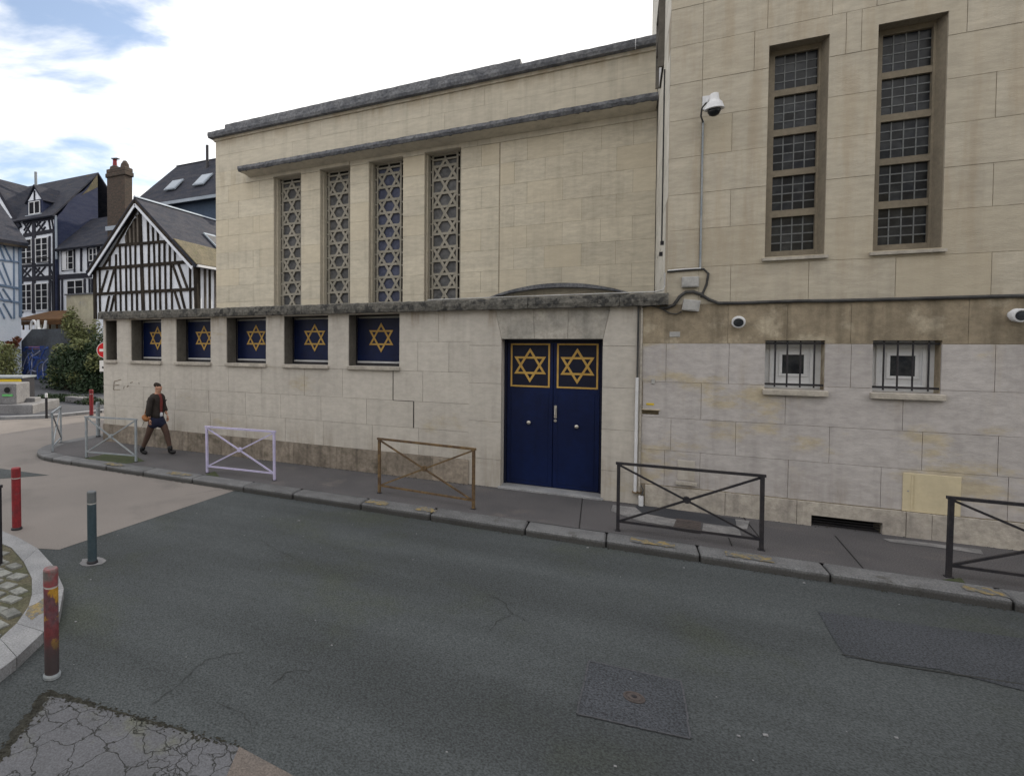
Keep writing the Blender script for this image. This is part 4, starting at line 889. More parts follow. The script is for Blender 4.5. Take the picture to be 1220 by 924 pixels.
# recycling bins on a concrete plinth
pb = atZ(41,493,-.02); fwd_d = _f.dot(pb-Vector((0,0,EYE)))
def cs_(px, py, dd=0):   # point at the distance of the plinth front
    r = ray(px, py); return Vector((0,0,EYE)) + r*((fwd_d+dd)/_f.dot(r))
back = Vector((-sin(YAW), cos(YAW), 0)); rt = _r.copy()
def obox(mb, px0, px1, py_top, z0, depth, dd=0):
    a, b = cs_(px0, 450, dd), cs_(px1, 450, dd); zt = cs_(px0, py_top, dd).z
    return mb.hull8([Vector((q.x,q.y,z0)) for q in (a, b, b+back*depth, a+back*depth)] + [Vector((q.x,q.y,zt)) for q in (a, b, b+back*depth, a+back*depth)])
pz = cs_(0,482).z
t = tag(build('plinth', obox(MB(), -60, 38, 482, -.1, 2.2), 'concr', bevel=.03), 'low concrete plinth carrying the recycling bins at the left edge', 'plinth')
t = tag(build('concrete_block', obox(MB(), 28, 41, 474, pz-.25, .5, .9), 'concr', bevel=.02), 'grey concrete block at the right end of the bin plinth', 'concrete block')
t = thing('recycling_bin', 'grey recycling bin with round black opening and green stripe', 'recycling bin', cs_(9,482,.2)*1.0, 'recycling bins')
build('body', obox(MB(), -18, 19, 457, pz+.002, 1.0, .2), 'concr', t, bevel=.02)
c = cs_(8.5,464.5,.17); build('opening', MB().disc(c, .105, 20, -back, .02), 'dark', t)
a, b = cs_(2.5,471.5,.185), cs_(15,471.5,.185); build('stripe', MB().hull8([Vector((q.x,q.y,z)) for z in (cs_(3,472,.18).z, cs_(3,469.5,.18).z) for q in (a,b,b+back*.02,a+back*.02)]), 'greenb', t)
t = thing('recycling_bin', 'yellow fronted recycling bin with black lower body behind the grey one', 'recycling bin', cs_(15,480,1.4), 'recycling bins')
build('body', obox(MB(), -40, 26, 450, pz+.002, 1.0, 1.4), 'black', t, bevel=.02)
a, b = cs_(-38,450,1.37), cs_(25,450,1.37); zz = (cs_(0,466,1.37).z, cs_(0,451.5,1.37).z)
build('front_panel', MB().hull8([Vector((q.x,q.y,z)) for z in zz for q in (a,b,b+back*.02,a+back*.02)]), 'yelb', t)
c = cs_(20.5,457,1.34); build('opening', MB().disc(c, .075, 16, -back, .02), 'dark', t)
build('lid', obox(MB(), -41, 26.8, 448.5, cs_(0,450.5,1.35).z, 1.1, 1.35), 'galv', t)

# ------------------------------------------------------------------ leaf masses
def leaves(n, blobs, size, seed):
    rng = random.Random(seed); mb = MB(); tot = sum(b[3]*b[4]*b[5] for b in blobs)
    for b in blobs:
        k = int(n*b[3]*b[4]*b[5]/tot)
        for _ in range(k):
            u = Vector((rng.gauss(0,1), rng.gauss(0,1), rng.gauss(0,1))).normalized()*(rng.random()**.38)
            p = Vector((b[0]+u.x*b[3], b[1]+u.y*b[4], b[2]+u.z*b[5]))
            s = size*rng.uniform(.6,1.4); x = Vector((rng.gauss(0,1), rng.gauss(0,1), rng.gauss(0,.6))).normalized(); y = x.cross(Vector((rng.gauss(0,1), rng.gauss(0,1), rng.gauss(0,1)))).normalized()
            mb.add([p-x*s, p-y*s*.45, p+x*s, p+y*s*.45], [(0,1,2,3)])
    return mb
def bush(label, cat, base, blobs, n, size, m, seed, name='bush', group=None):
    t = thing(name, label, cat, base, group)
    build('foliage', leaves(n, blobs, size, seed), m, t, recalc=False)
    st = MB(); rng = random.Random(seed)
    for b in blobs[:6]: st.tube([base, ((base[0]+b[0])/2+rng.uniform(-.2,.2), (base[1]+b[1])/2, (base[2]+b[2])/2), (b[0], b[1], b[2]+b[5]*.5)], [.06,.04,.015], 6)
    build('stems', st, 'bark', t)
    return t
def bl(px, py, Y, rx, rz, ry=None): q = atY(px, py, Y); return (q.x, q.y, q.z, rx, ry or rx, rz)
bush('big dark evergreen bush against the graffiti building', 'bush', tuple(atY(90,478,21.5)*1.0)[:2]+(-.02,), [bl(78,438,21.5,1.0,1.3), bl(92,440,21.0,1.6,1.5), bl(110,445,20.6,1.4,1.5), bl(104,424,21.6,1.2,.9), bl(70,455,21,1.0,1.0), bl(85,422,22,.9,.7), bl(115,465,20.2,1.2,.9), bl(122,425,21,1.0,1.3)], 15000, .085, 'leaf', 1)
bush('lighter sprays of foliage at the edge of the dark bush', 'shrub', tuple(atY(80,478,20.6))[:2]+(-.02,), [bl(72,418,20.6,.5,.45), bl(97,410,20.6,.6,.35), bl(112,432,19.9,.5,.5), bl(66,448,20.2,.45,.6), bl(90,450,19.8,.5,.4)], 1100, .09, 'leafl', 11, 'shrub')
bush('tall light green shrub growing up before the beige rendered wall', 'shrub', tuple(atY(88,478,24.2))[:2]+(-.02,), [bl(84,388,24.2,.6,1.0), bl(92,396,24.2,.7,.9), bl(86,372,24.2,.35,.5), bl(98,405,24.2,.6,.7), bl(114,400,23.2,.45,1.0)], 2600, .085, 'leafl', 2, 'shrub')
bush('low olive green bush behind the recycling bins at the left edge', 'bush', tuple(atY(6,478,19.5))[:2]+(-.02,), [bl(2,425,19.5,1.0,.9), bl(-15,430,19.5,1.5,1.3), bl(8,440,19.5,.8,.8)], 4200, .09, 'leafl', 3)
bush('reddish climbing plant on the wall above the bins', 'climbing plant', tuple(atY(14,460,23.2))[:2]+(-.02,), [bl(14,410,23.2,.7,.3,.2), bl(20,404,23.2,.4,.2,.15), bl(6,416,23.2,.6,.3,.2)], 700, .09, 'leafr', 4, 'climbing_plant')
hd = MB()
g0 = leaves(4500, [(*atZ(x, y, 0.0)[:2], .05, .8, .5, .22) for x, y in ((60,476),(72,476),(84,477),(96,478),(108,480))], .06, 5)
tag(build('ground_cover', g0, 'leaf', recalc=False, kind='stuff'), 'low dark ground cover', 'plants'); del bpy.data.objects['ground_cover']['category']
lp = [atZ(x, y, 0) for x, y in ((84,478),(104,480))]
tag(build('stone_bench', MB().bar(lp[0]+Vector((0,0,.12)), lp[1]+Vector((0,0,.12)), .5, .22), 'concr'), 'low pale concrete bench before the dark bush', 'bench')

# ------------------------------------------------------------------ half-timbered houses
def tb(parent, Y, a, b, wd, m='timber', dep=.10, plane='Y'):
    wd *= .74; dep += random.uniform(0,.04)
    mb = MB().bar(a, b, wd, dep, up=(0,1,0) if plane == 'Y' else (1,0,0)); return build('timber', mb, m, parent)
def casement(parent, x0, x1, z0, z1, y, cols=2, rows=3, fm='wwin'):
    f = .06; xm = (x0+x1)/2; h = .045
    wn = build('window', MB().box(x0,x1,y-.07,y,z0,z0+f).box(x0,x1,y-.07,y,z1-f,z1).box(x0,x0+f,y-.07,y,z0+f,z1-f).box(x1-f,x1,y-.07,y,z0+f,z1-f).box(xm-h,xm+h,y-.065,y,z0+f,z1-f), fm, parent)
    gb = MB()
    for r in range(1, rows):
        z = z0+f+(z1-z0-2*f)*r/rows; gb.box(x0+f,x1-f,y-.05,y-.01,z-.017,z+.017)
    if gb.v: build('glazing_bars', gb, fm, wn)
    for (p0, p1) in ((x0+f,xm-h),(xm+h,x1-f)): build('pane', MB().box(p0,p1,y-.022,y-.018,z0+f,z1-f), 'panef', wn)
    return wn
# --- gable house
YG = 24.0
gh = thing('timbered_house', 'black and white half-timbered gable house next to the synagogue', 'house', (-24.4, YG, 0), 'half-timbered houses')
gx0, gx1, ze, za, xa = -28.15, -20.6, 6.93, 10.35, -24.38
build('wall', MB().prism([(gx0,YG,-.1),(gx1,YG,-.1),(gx1,YG,ze),(xa,YG,za),(gx0,YG,ze)], (0,.3,0)), 'plaster', gh)
build('side_wall', MB().box(gx1-.3,gx1,YG+.3,YG+9,-.1,ze), 'plaster', gh)
build('side_wall', MB().box(gx0,gx0+.3,YG+.3,YG+9,-.1,ze), 'plaster', gh)
build('rear_wall', MB().box(gx0,gx1,YG+9,YG+9.3,-.1,ze), 'plaster', gh)
def z5(x, y, Y=YG-.03): q = atY(100+x/5.775, 220+y/5.775, Y); return (q.x, Y, q.z)
def T(a, b, wd=.15, m='timber'): tb(gh, YG, z5(*a), z5(*b), wd, m)
for a, b, wd in (((78,580),(755,528),.24), ((85,752),(765,718),.22), ((225,418),(600,388),.20), ((360,215),(385,210),.12), ((110,905),(770,872),.25)): T(a, b, wd)
T((75,560),(80,924),.30); T((768,535),(775,860),.30); T((385,110),(400,545),.22); T((398,545),(410,880),.30)
T((380,150),(130,575),.16); T((385,150),(705,520),.16)
for x, t0 in ((445,230),(478,260),(512,300)): T((x-5,t0),(x,395),.13)
for x in (237,275,305,335): pass
for x0, x1 in ((180,178),(222,222),(248,252),(288,290),(318,322),(355,355),(448,448),(482,486),(520,520),(555,556),(592,592),(625,627)):
    top = 418-(x0-225)*.08
    if x0 < 225: top = 480
    if x0 > 600: top = 450
    T((x0,top),(x1,568-(x0-90)*.075),.13)
for x0, x1 in ((110,110),(218,222),(250,255),(290,293),(322,325),(358,362),(450,452),(485,490),(522,524),(560,562),(600,600),(730,732)): T((x0,578-(x0-85)*.075),(x1,748-(x0-85)*.045),.13)
for a, b in (((165,590),(118,745)),((208,585),(165,742)),((610,545),(672,722)),((652,545),(715,718))): T(a, b, .15)
for x0 in (110,218,252,290,330,365,455,492,525,565,605,733): T((x0,752-(x0-85)*.045),(x0+3,895-(x0-85)*.03),.13)
for a, b in (((175,765),(150,888)),((210,762),(180,888)),((625,735),(665,865)),((665,732),(698,860))): T(a, b, .15)
for x in (290,318,345,372): T((x,(150+(380-x)*1.7)+45),(x+4,400),.16, 'timberw')
build('loft_door', MB().prism([z5(345,235,YG-.02), z5(382,215,YG-.02), z5(385,400,YG-.02), z5(285,405,YG-.02), z5(290,330,YG-.02)], (0,.02,0)), 'timber', gh)
# bargeboards with white verge
for (ax_, az_, bx_, bz_) in ((gx0-.08, ze-.22, xa, za+.12), (gx1+.35, ze-.28, xa, za+.12)):
    build('bargeboard', MB().bar((ax_,YG-.47,az_),(bx_,YG-.47,bz_),.14,.08,up=(0,1,0)), 'timber', gh)
    build('verge_facing', MB().bar((ax_,YG-.46,az_-.20),(bx_,YG-.46,bz_-.20),.17,.05,up=(0,1,0)), 'plaster', gh)
rf = build('roof', MB().prism([(gx1+.55,YG-.5,ze-.45),(xa,YG-.5,za+.2),(xa,YG-.5,za+.32),(gx1+.62,YG-.5,ze-.30)], (0,9.9,0)), 'slate', gh)
build('roof', MB().prism([(gx0-.2,YG-.5,ze-.34),(xa,YG-.5,za+.2),(xa,YG-.5,za+.32),(gx0-.28,YG-.5,ze-.20)], (0,9.9,0)), 'slate', gh)
# yellow-brown lower strip laid over the right slope
def rs(t, y, off=.02):   # point on right slope, t=0 eave ..1 ridge
    return (gx1+.62+(xa-gx1-.62)*t+off*.7, y, ze-.30+(za+.32-ze+.30)*t+off*.7)
build('lower_slope_strip', MB().prism([rs(0,YG-.48), rs(.36,YG-.48), rs(.30,YG+9.3), rs(0,YG+9.3)], (.03,0,.03)), 'ybrown', rf)
build('ridge_cap', MB().prism([(xa-.12,YG-.5,za+.30),(xa,YG-.5,za+.42),(xa+.12,YG-.5,za+.30)], (0,9.9,0)), 'zinc', rf)
sk1 = build('skylight', MB().prism([rs(.34,YG+3.2,.05), rs(.60,YG+3.2,.05), rs(.60,YG+4.3,.05), rs(.34,YG+4.3,.05)], (.06,0,.06)), 'zinc', rf)
build('pane', MB().prism([rs(.37,YG+3.3,.13), rs(.57,YG+3.3,.13), rs(.57,YG+4.2,.13), rs(.37,YG+4.2,.13)], (.012,0,.012)), 'dglass', sk1)
build('gutter', MB().box(gx1+.58,gx1+.72,YG-.4,YG+9.3,ze-.42,ze-.30), 'wwin', gh)
# right side wall timbers and window
for i, y in enumerate((.4,.9,1.3,1.8,2.2,2.7,3.2)):
    build('timber', MB().box(gx1-.02,gx1+.05,YG+y,YG+y+.16,2.0,6.75), 'timberw' if i % 2 else 'timber', gh)
build('timber', MB().box(gx1-.02,gx1+.06,YG+.3,YG+9,6.6,6.85), 'timber', gh); build('timber', MB().box(gx1-.02,gx1+.055,YG+3.4,YG+9,5.2,5.35), 'timber', gh)
swn = build('window', MB().box(gx1,gx1+.05,YG+3.5,YG+5.0,3.6,6.3), 'wwin', gh)
for j in range(2):
    for k in range(3): build('pane', MB().box(gx1+.05,gx1+.06,YG+3.6+j*.7,YG+4.2+j*.7,3.7+k*.87,4.45+k*.87), 'pane', swn)
# --- tall black-timbered house with slate-hung side
YT = 30.0
th = thing('timbered_house', 'tall narrow black-timbered house with dormer and slate-hung side wall', 'house', (-41.8, YT, 0), 'half-timbered houses')
def qY(x, y, Y): q = atY(x, y, Y); return (q.x, Y, q.z)
tx0, tx1, tze = qY(27,262,YT)[0], qY(65,260,YT)[0], 12.5
build('wall', MB().box(tx0-3,tx1,YT,YT+8,-.1,tze), 'plaster', th)
def z4(x, y, Y): return qY(x/9.24, 280+y/9.24, Y)
def z3_(x, y, Y): return qY(x/9.24, 200+y/9.24, Y)
def TT(a, b, wd=.16, m='timberk', f=z4): build('timber', MB().bar(f(*a, YT-.03), f(*b, YT-.03), wd*.85, .11+random.uniform(0,.05), up=(0,1,0)), m, th)
TT((260,600),(600,545),.32,f=z3_); TT((260,745),(600,690),.34,f=z3_)
for a, b in (((265,610),(350,735)),((350,600),(270,735)),((400,590),(500,710)),((500,590),(405,720)),((540,570),(560,700)),((572,565),(595,690)),((320,600),(265,690)),((450,590),(400,650)),((450,720),(500,650))): TT(a, b, .13, f=z3_)
TT((375,570),(375,960),.45,f=z3_); TT((375,20),(372,860),.42); TT((250,20),(245,860),.2); TT((595,-30),(600,860),.24); TT((548,10),(550,860),.2)
TT((235,345),(600,325),.22); TT((240,490),(600,465),.4); TT((235,345),(600,325),.2)
for a, b in (((250,370),(345,470)),((345,370),(255,475)),((390,360),(500,465)),((500,350),(395,470)),((545,345),(590,450)),((440,360),(395,420)),((300,360),(250,430))): TT(a, b, .13)
for x in (575,): TT((x,500),(x+10,850),.14)
for (x0,x1,y0,y1) in ((238,358,40,330),(402,535,20,310)):
    a, b = z4(x0,y1,YT), z4(x1,y0,YT); casement(th, a[0], b[0], a[2], b[2], YT-.05, rows=4)
for (x0,x1,y0,y1) in ((242,358,535,835),(402,535,525,830)):
    a, b = z4(x0,y1,YT), z4(x1,y0,YT); casement(th, a[0], b[0], a[2], b[2], YT-.05, rows=4)
for x0, x1, y in ((238,358,262),(402,535,250)):
    a, b = z4(x0,y,YT-.15), z4(x1,y,YT-.15); g = MB().bar(a, b, .05, .05, up=(0,1,0)); g.bar(z4(x0,y+50,YT-.15), z4(x1,y+45,YT-.15), .05, .05, up=(0,1,0))
    build('balustrade', g, 'black', th)
rz = 16.7
build('slate_hung_side', MB().prism([(tx1,YT-.05,-.1),(tx1,YT+4.08,-.1),(tx1,YT+4.08,rz-.1),(tx1,YT+2.7,15.0),(tx1,YT+1.4,14.1),(tx1,YT+.6,12.9),(tx1,YT-.05,12.2)], (.18,0,0)), 'slateh', th)
rf = build('roof', MB().prism([(tx0-9,YT-.3,12.3),(tx0-9,YT+4.1,rz),(tx0-9,YT+4.1,rz+.15),(tx0-9,YT-.4,12.4)], (tx1-tx0+9.25,0,0)), 'slate', th)
build('roof', MB().prism([(tx0-9,YT+4.1,rz),(tx0-9,YT+8.3,12.3),(tx0-9,YT+8.4,12.4),(tx0-9,YT+4.1,rz+.15)], (tx1-tx0+9.25,0,0)), 'slate', th)
build('verge_facing', MB().prism([(tx1+.15,YT+3.0,15.2),(tx1+.15,YT+4.05,rz),(tx1+.15,YT+4.05,rz-1.1),(tx1+.15,YT+2.4,14.55)], (.06,0,0)), 'ybrown', th)  # tan plate: sunlight on the slate gable corner put into its colour
fp = z3_(395,180,YT+3); build('flue', MB().tube([(fp[0],YT+3,fp[2]-1),(fp[0],YT+3,z3_(395,45,YT+3)[2])], .13, 10), 'galv', rf)
# dormer
d0, d1 = z3_(320,520,YT+.1), z3_(450,355,YT+.1)
dm = build('dormer', MB().box(d0[0]-.25,d1[0]+.2,YT+.15,YT+3.0,d0[2]-.1,d1[2]).prism([(d0[0]-.25,YT+.15,d1[2]),(d1[0]+.2,YT+.15,d1[2]),((d0[0]+d1[0])/2,YT+.15,d1[2]+1.15)], (0,2.8,0)), 'slateh', th)
casement(th, d0[0], d1[0]-.1, d0[2], d1[2], YT+.12, rows=1)
build('dormer_gable', MB().prism([(d0[0]-.1,YT+.10,d1[2]+.1),(d1[0]+.05,YT+.10,d1[2]+.1),((d0[0]+d1[0])/2,YT+.10,d1[2]+.95)], (0,.05,0)), 'plaster', dm)
for s_ in (d0[0]-.45, d1[0]+.4): build('dormer_roof', MB().bar((s_,YT+1.5,d1[2]-.1),((d0[0]+d1[0])/2,YT+1.5,d1[2]+1.3),3.0,.09,up=Vector((1 if s_ < d0[0] else -1,0,-1))), 'slate', dm)
build('timber', MB().box((d0[0]+d1[0])/2-.08,(d0[0]+d1[0])/2+.08,YT+.04,YT+.1,d1[2]+.1,d1[2]+.85), 'timberk', dm)
build('dormer_sill', MB().box(d0[0]-.3,d1[0]+.25,YT-.05,YT+.2,d0[2]-.35,d0[2]-.05), 'zinc', dm)
build('downpipe', MB().tube([(tx1+.3,YT-.1,12.3),(tx1+.3,YT-.1,9.0)], .09, 8), 'zinc', th)
# --- middle two-storey house
YM = 30.2
mh = thing('timbered_house', 'low two-storey white timbered house between the slate-hung side and the gable', 'house', (-37, YM, 0), 'half-timbered houses')
mx0, mx1, mze = tx1+.2, -33.6, 9.75
build('wall', MB().box(mx0,mx1,YM,YM+5,-.1,mze), 'plaster', mh)
def TM(a, b, wd=.16, m='timberk'): build('timber', MB().bar(z4(*a, YM-.03), z4(*b, YM-.03), wd*.9, .11+random.uniform(0,.05), up=(0,1,0)), m, mh)
TM((605,150),(1085,110),.3); TM((605,465),(1010,440),.4); TM((690,150),(690,400),.16); TM((820,145),(822,410),.14); TM((895,140),(895,400),.2); TM((970,140),(975,395),.16)
TM((610,160),(615,860),.3); TM((1085,110),(1090,200),.2); TM((975,300),(1030,295),.16); TM((1040,130),(1040,300),.14)
for x in (620,650,685,935,985,1015): TM((x,480),(x+3,860 if x < 700 else 650),.16)
for a in ((698,818,160,390,2,3),(748,925,490,660,2,2),(990,1075,140,290,2,2)):
    p0, p1 = z4(a[0],a[3],YM), z4(a[1],a[2],YM); casement(mh, p0[0], p1[0], p0[2], p1[2], YM-.05, rows=a[5])
build('shutter', MB().box(z4(700,0,YM)[0],z4(738,0,YM)[0],YM-.12,YM-.08,z4(700,380,YM)[2],z4(700,165,YM)[2]), 'wwin', mh)
rf = build('roof', MB().prism([(mx0,YM-.4,mze-.15),(mx0,YM+3.2,mze+2.9),(mx0,YM+3.2,mze+3.05),(mx0,YM-.5,mze-.02)], (mx1-mx0+2,0,0)), 'slate', mh)
build('roof', MB().prism([(mx0,YM+3.2,mze+2.9),(mx0,YM+6.5,mze-.15),(mx0,YM+6.6,mze),(mx0,YM+3.2,mze+3.05)], (mx1-mx0+2,0,0)), 'slate', mh)
# --- chimney stack
ct = thing('chimney_stack', 'tall sooty brick chimney stack with terracotta pot between the roofs', 'chimney', (-31.6, 29.5, 0))
c0, c1 = qY(128,268,29)[0], qY(149,268,29)[0]
build('stack', MB().box(c0,c1,29,29.7,8,14.2), 'brick', ct)
build('cap', MB().box(c0-.1,c1+.1,28.9,29.8,14.2,14.5).box(c0-.04,c1+.04,28.95,29.76,14.502,14.8), 'brick', ct, bevel=.04)
build('cap_rounding', MB().lathe((c0+.42,29.36,14.8), [(.38,0),(.33,.2),(.2,.28)], 12).lathe((c1-.34,29.36,14.8), [(.33,0),(.28,.25),(.12,.5)], 12), 'brick', ct)
build('pot', MB().lathe((c0+.42,29.36,15.05), [(.17,0),(.14,.4),(.17,.45)], 12), 'red', ct)
build('pot_hood', MB().bar((c0+.2,29.36,15.62),(c0+.75,29.36,15.56),.3,.06), 'black', ct)
build('flashing', MB().box(c0-.1,c1+.1,28.9,29.8,10.45,10.75), 'zinc', ct)
# --- large slate-roofed house behind
bh = thing('slate_roofed_house', 'large house behind with broad slate roof, two skylights and a flue', 'house', (-31, 36, 0))
bx0 = -38.3
build('wall', MB().box(bx0,-22,36.6,46,-.1,14.1), 'bluew', bh)
rf = build('roof', MB().prism([(bx0-.2,36,14.0),(-22,36,14.0),(-22,40.5,18.6),(-36.6,40.5,18.6)], (0,.1,.12)), 'slate', bh)
build('roof', MB().prism([(bx0-.2,45,14.0),(-22,45,14.0),(-22,40.5,18.55),(-36.6,40.5,18.55)], (0,-.1,.12)), 'slate', bh)
build('fascia', MB().box(bx0-.2,-22,35.88,36.05,13.85,14.10), 'zinc', bh)
def bs(x, t, off=0): return (x, 36+4.5*t-off*.7, 14.12+4.6*t+off*.7)
for (px0, px1, t0, t1) in ((199,212,.28,.50),(233,246,.28,.52)):
    xa_, xb_ = atY(px0,215,37.6).x, atY(px1,215,37.6).x
    s_ = build('skylight', MB().prism([bs(xa_,t0,.05), bs(xb_,t0,.05), bs(xb_+.15,t1,.05), bs(xa_+.15,t1,.05)], (0,-.08,.08)), 'zinc', rf)
    build('pane', MB().prism([bs(xa_+.1,t0+.02,.16), bs(xb_-.1,t0+.02,.16), bs(xb_+.05,t1-.02,.16), bs(xa_+.25,t1-.02,.16)], (0,-.02,.02)), 'zinc', s_)
fx = atY(247,200,39.6).x; build('flue', MB().tube([(fx,39.6,17.2),(fx,39.6,19.6)], .13, 10), 'black', rf)
# --- left blue-timbered house
XL = -36.0
lh = thing('timbered_house', 'blue-timbered pale house with slate roof cut by the left edge', 'house', (XL-3, 21, 0), 'half-timbered houses')
def qX(x, y, X=XL): q = atX(x, y, X); return (X, q.y, q.z)
yR = qX(24,300)[1]; yL = 15.0
build('wall', MB().box(XL-6,XL,yL,yR,-.1,9.1), 'plasb', lh)
def TL(a, b, wd=.15): build('timber', MB().bar(qX(a[0]/9.24,280+a[1]/9.24,XL+.03), qX(b[0]/9.24,280+b[1]/9.24,XL+.03), wd*.5, .11+random.uniform(0,.05), up=(1,0,0)), 'timberb', lh)
TL((215,95),(225,900),.4); TL((-300,235),(225,300),.18); TL((-300,495),(225,590),.28); TL((-300,655),(225,745),.22); TL((150,100),(155,920),.16)
for a, b in (((30,90),(130,295)),((-20,90),(60,290)),((25,300),(120,550)),((-20,360),(70,560)),((30,590),(130,740)),((-30,590),(50,735)),((35,750),(130,920)),((-10,800),(50,920)),((-150,100),(-60,270)),((-150,300),(-60,520))): TL(a, b)
rf = build('roof', MB().prism([(XL+.5,yL,8.95),(XL-3.2,yL,12.7),(XL-3.2,yL,12.85),(XL+.55,yL,9.15)], (0,yR+.25-yL,0)), 'slate', lh)
build('roof', MB().prism([(XL-6.5,yL,8.95),(XL-3.2,yL,12.7),(XL-3.2,yL,12.85),(XL-6.6,yL,9.15)], (0,yR+.25-yL,0)), 'slate', lh)
build('timber', MB().box(XL+.38,XL+.5,yL,yR+.2,8.8,8.98), 'timber', lh)
# gable tip visible above it
gt = thing('timbered_house', 'pale gable tip rising behind the blue-timbered house', 'house', (-50, 30, 0), 'half-timbered houses')
a = atY(-4,214,30); build('wall', MB().prism([(a.x-4,30,-.1),(a.x+3.0,30,-.1),(a.x+3.0,30,a.z-4.2),(a.x-.5,30,a.z),(a.x-4,30,a.z-4.2)], (0,4,0)), 'plaster', gt)
build('bargeboard', MB().bar((a.x-.5,29.9,a.z+.1),(a.x+3.2,29.9,a.z-4.3),.3,.2,up=(0,1,0)), 'timberk', gt)
build('roof', MB().bar((a.x-.5,32,a.z+.2),(a.x+3.3,32,a.z-4.3),4.3,.12,up=Vector((1,0,.8))), 'slate', gt)

# --- beige rendered annex, graffiti block, terrace
an = thing('rendered_annex', 'beige rendered annex below the middle timbered house', 'annex', (-34.8, 27, 0))
a0, a1 = atY(79,352,27.5), atY(112,352,27.5)
build('wall', MB().box(a0.x,a1.x+2,27.5,30.1,-.1,a0.z), 'lime', an)
build('coping', MB().box(a0.x-.08,a1.x+2,27.4,30.1,a0.z,a0.z+.1), 'corn', an)
gb_ = thing('graffiti_building', 'low flat-roofed building covered with blue graffiti', 'building', (-35.5, 26, 0))
g0_, g1_ = atY(38,392,25.0), atY(85,392,25.0)
build('wall', MB().box(g0_.x,g1_.x,25.0,29.5,-.1,g0_.z), 'grafw', gb_)
build('wall', MB().prism([(atY(25,410,25).x,25.0,-.1),(g0_.x,25.0,-.1),(g0_.x,25.0,g0_.z),(atY(25,410,25).x,25.0,atY(25,407,25).z)], (0,3,0)), 'grafw', gb_)
build('mural', MB().box(atY(26,413,24.98).x,atY(58,413,24.98).x,24.97,24.995,.05,atY(40,412,24.98).z), 'graf', gb_)
rng = random.Random(4)
for i in range(15):
    x0, y0 = rng.uniform(27,54), rng.uniform(416,456); pts = []; ang = rng.uniform(1.0,2.2)*(-1 if i % 3 else 1)
    for k in range(12):
        q = atY(min(57, max(26, x0)), min(464, max(414, y0)), 24.955); pts.append((q.x, 24.955-.0008*i, q.z)); x0 += 1.6*cos(ang); y0 += 2.6*sin(ang); ang += rng.uniform(-.2,.45)
    build('graffiti_stroke', MB().tube(pts, .045, 4), ('paintb','paintw','paintb','paintw','paintb')[i%5], gb_)
mg = MB().box(atY(34,413,24.95).x,atY(47,413,24.95).x,24.95,24.965,atY(40,415.5,24.95).z,atY(40,412.5,24.95).z); build('graffiti_stroke', mg, 'paintr', gb_)
gw = thing('garden_wall', 'beige rendered wall with red graffiti letters behind the bins', 'wall', (-40, 23.6, 0))
w0, w1 = atY(-40,392,23.8), atY(33,392,24.9)
build('wall', MB().box(w0.x,atY(27,392,24.9).x,23.9,24.2,-.1,w0.z), 'lime', gw)
pr = MB()
for a, b in (((8,414),(12,410)),((12,410),(13,415)),((13,411),(17,407)),((15,413),(18,409)),((17,407),(19,411)),((19,405),(23,404)),((21,405),(21,410)),((22,408),(26,403))): pr.bar(atY(*a,23.88), atY(*b,23.88), .12, .02, up=(0,1,0))
build('graffiti_letters', pr, 'paintr', gw)
tr = thing('terrace_shelter', 'brown wooden terrace shelter on top of the graffiti building', 'shelter', (-36.5, 27, 3.5))
t0, t1 = atY(20,383,26.4), atY(78,380,26.4)
build('roof', MB().prism([(t0.x,26.0,t0.z+.0),(t1.x,26.0,t0.z+.0),(t1.x-1.0,28.5,t0.z+.75),(t0.x+1.0,28.5,t0.z+.75)], (0,0,.1)), 'wood', tr)
build('beam', MB().box(t0.x,t1.x,26.0,26.12,t0.z-.28,t0.z-.01), 'wood', tr)
for i in range(8):
    x = t0.x+.1+(t1.x-t0.x-.2)*i/7; build('post', MB().box(x-.05,x+.05,26.3,26.4,g0_.z,t0.z), 'wood', tr)
build('rear_wall', MB().box(t0.x,t1.x,28.0,28.2,g0_.z,t0.z+.5), 'lime', tr)
q = atY(40,387,25.4); tag(build('ring_ornament', MB().tube([(q.x+.28*cos(a), 25.4, q.z-.12+.42*sin(a)) for a in [i*pi/9 for i in range(19)]], .085, 8), 'whiteo'), 'white ring shaped ornament on the roof edge of the graffiti building', 'ornament')
q = atY(50,387,25.4); tag(build('cup_ornament', MB().tube([(q.x-.40,25.4,q.z+.35),(q.x-.36,25.4,q.z-.2),(q.x-.15,25.4,q.z-.42),(q.x+.15,25.4,q.z-.42),(q.x+.33,25.4,q.z-.15),(q.x+.4,25.4,q.z+.3)], [.09,.11,.15,.15,.11,.09], 8), 'whiteo'), 'white cup shaped ornament on the roof edge beside the ring', 'ornament')

# ------------------------------------------------------------------ walking person
def skinned(name, verts, edges, radii, m, parent, root=0, sub=1, post=None):
    me = bpy.data.meshes.new(name); me.from_pydata([tuple(v) for v in verts], edges, []); o = bpy.data.objects.new(name, me); C.objects.link(o)
    md = o.modifiers.new('s', 'SKIN'); md.use_smooth_shade = True
    for i, r in enumerate(radii):
        sv = me.skin_vertices[0].data[i]; sv.radius = r if hasattr(r, '__len__') else (r, r); sv.use_root = (i == root)
    if sub: sb = o.modifiers.new('d', 'SUBSURF'); sb.levels = sub; sb.render_levels = sub
    dg = bpy.context.evaluated_depsgraph_get(); dg.update()
    nm = bpy.data.meshes.new_from_object(o.evaluated_get(dg)); bpy.data.objects.remove(o)
    nm.name = name
    for p in nm.polygons: p.use_smooth = True
    nm.materials.clear(); nm.materials.append(M[m])
    if post: post(nm)
    r = bpy.data.objects.new(name, nm); C.objects.link(r); r.parent = parent
    return r
pp = atZ(187, 541, 0)
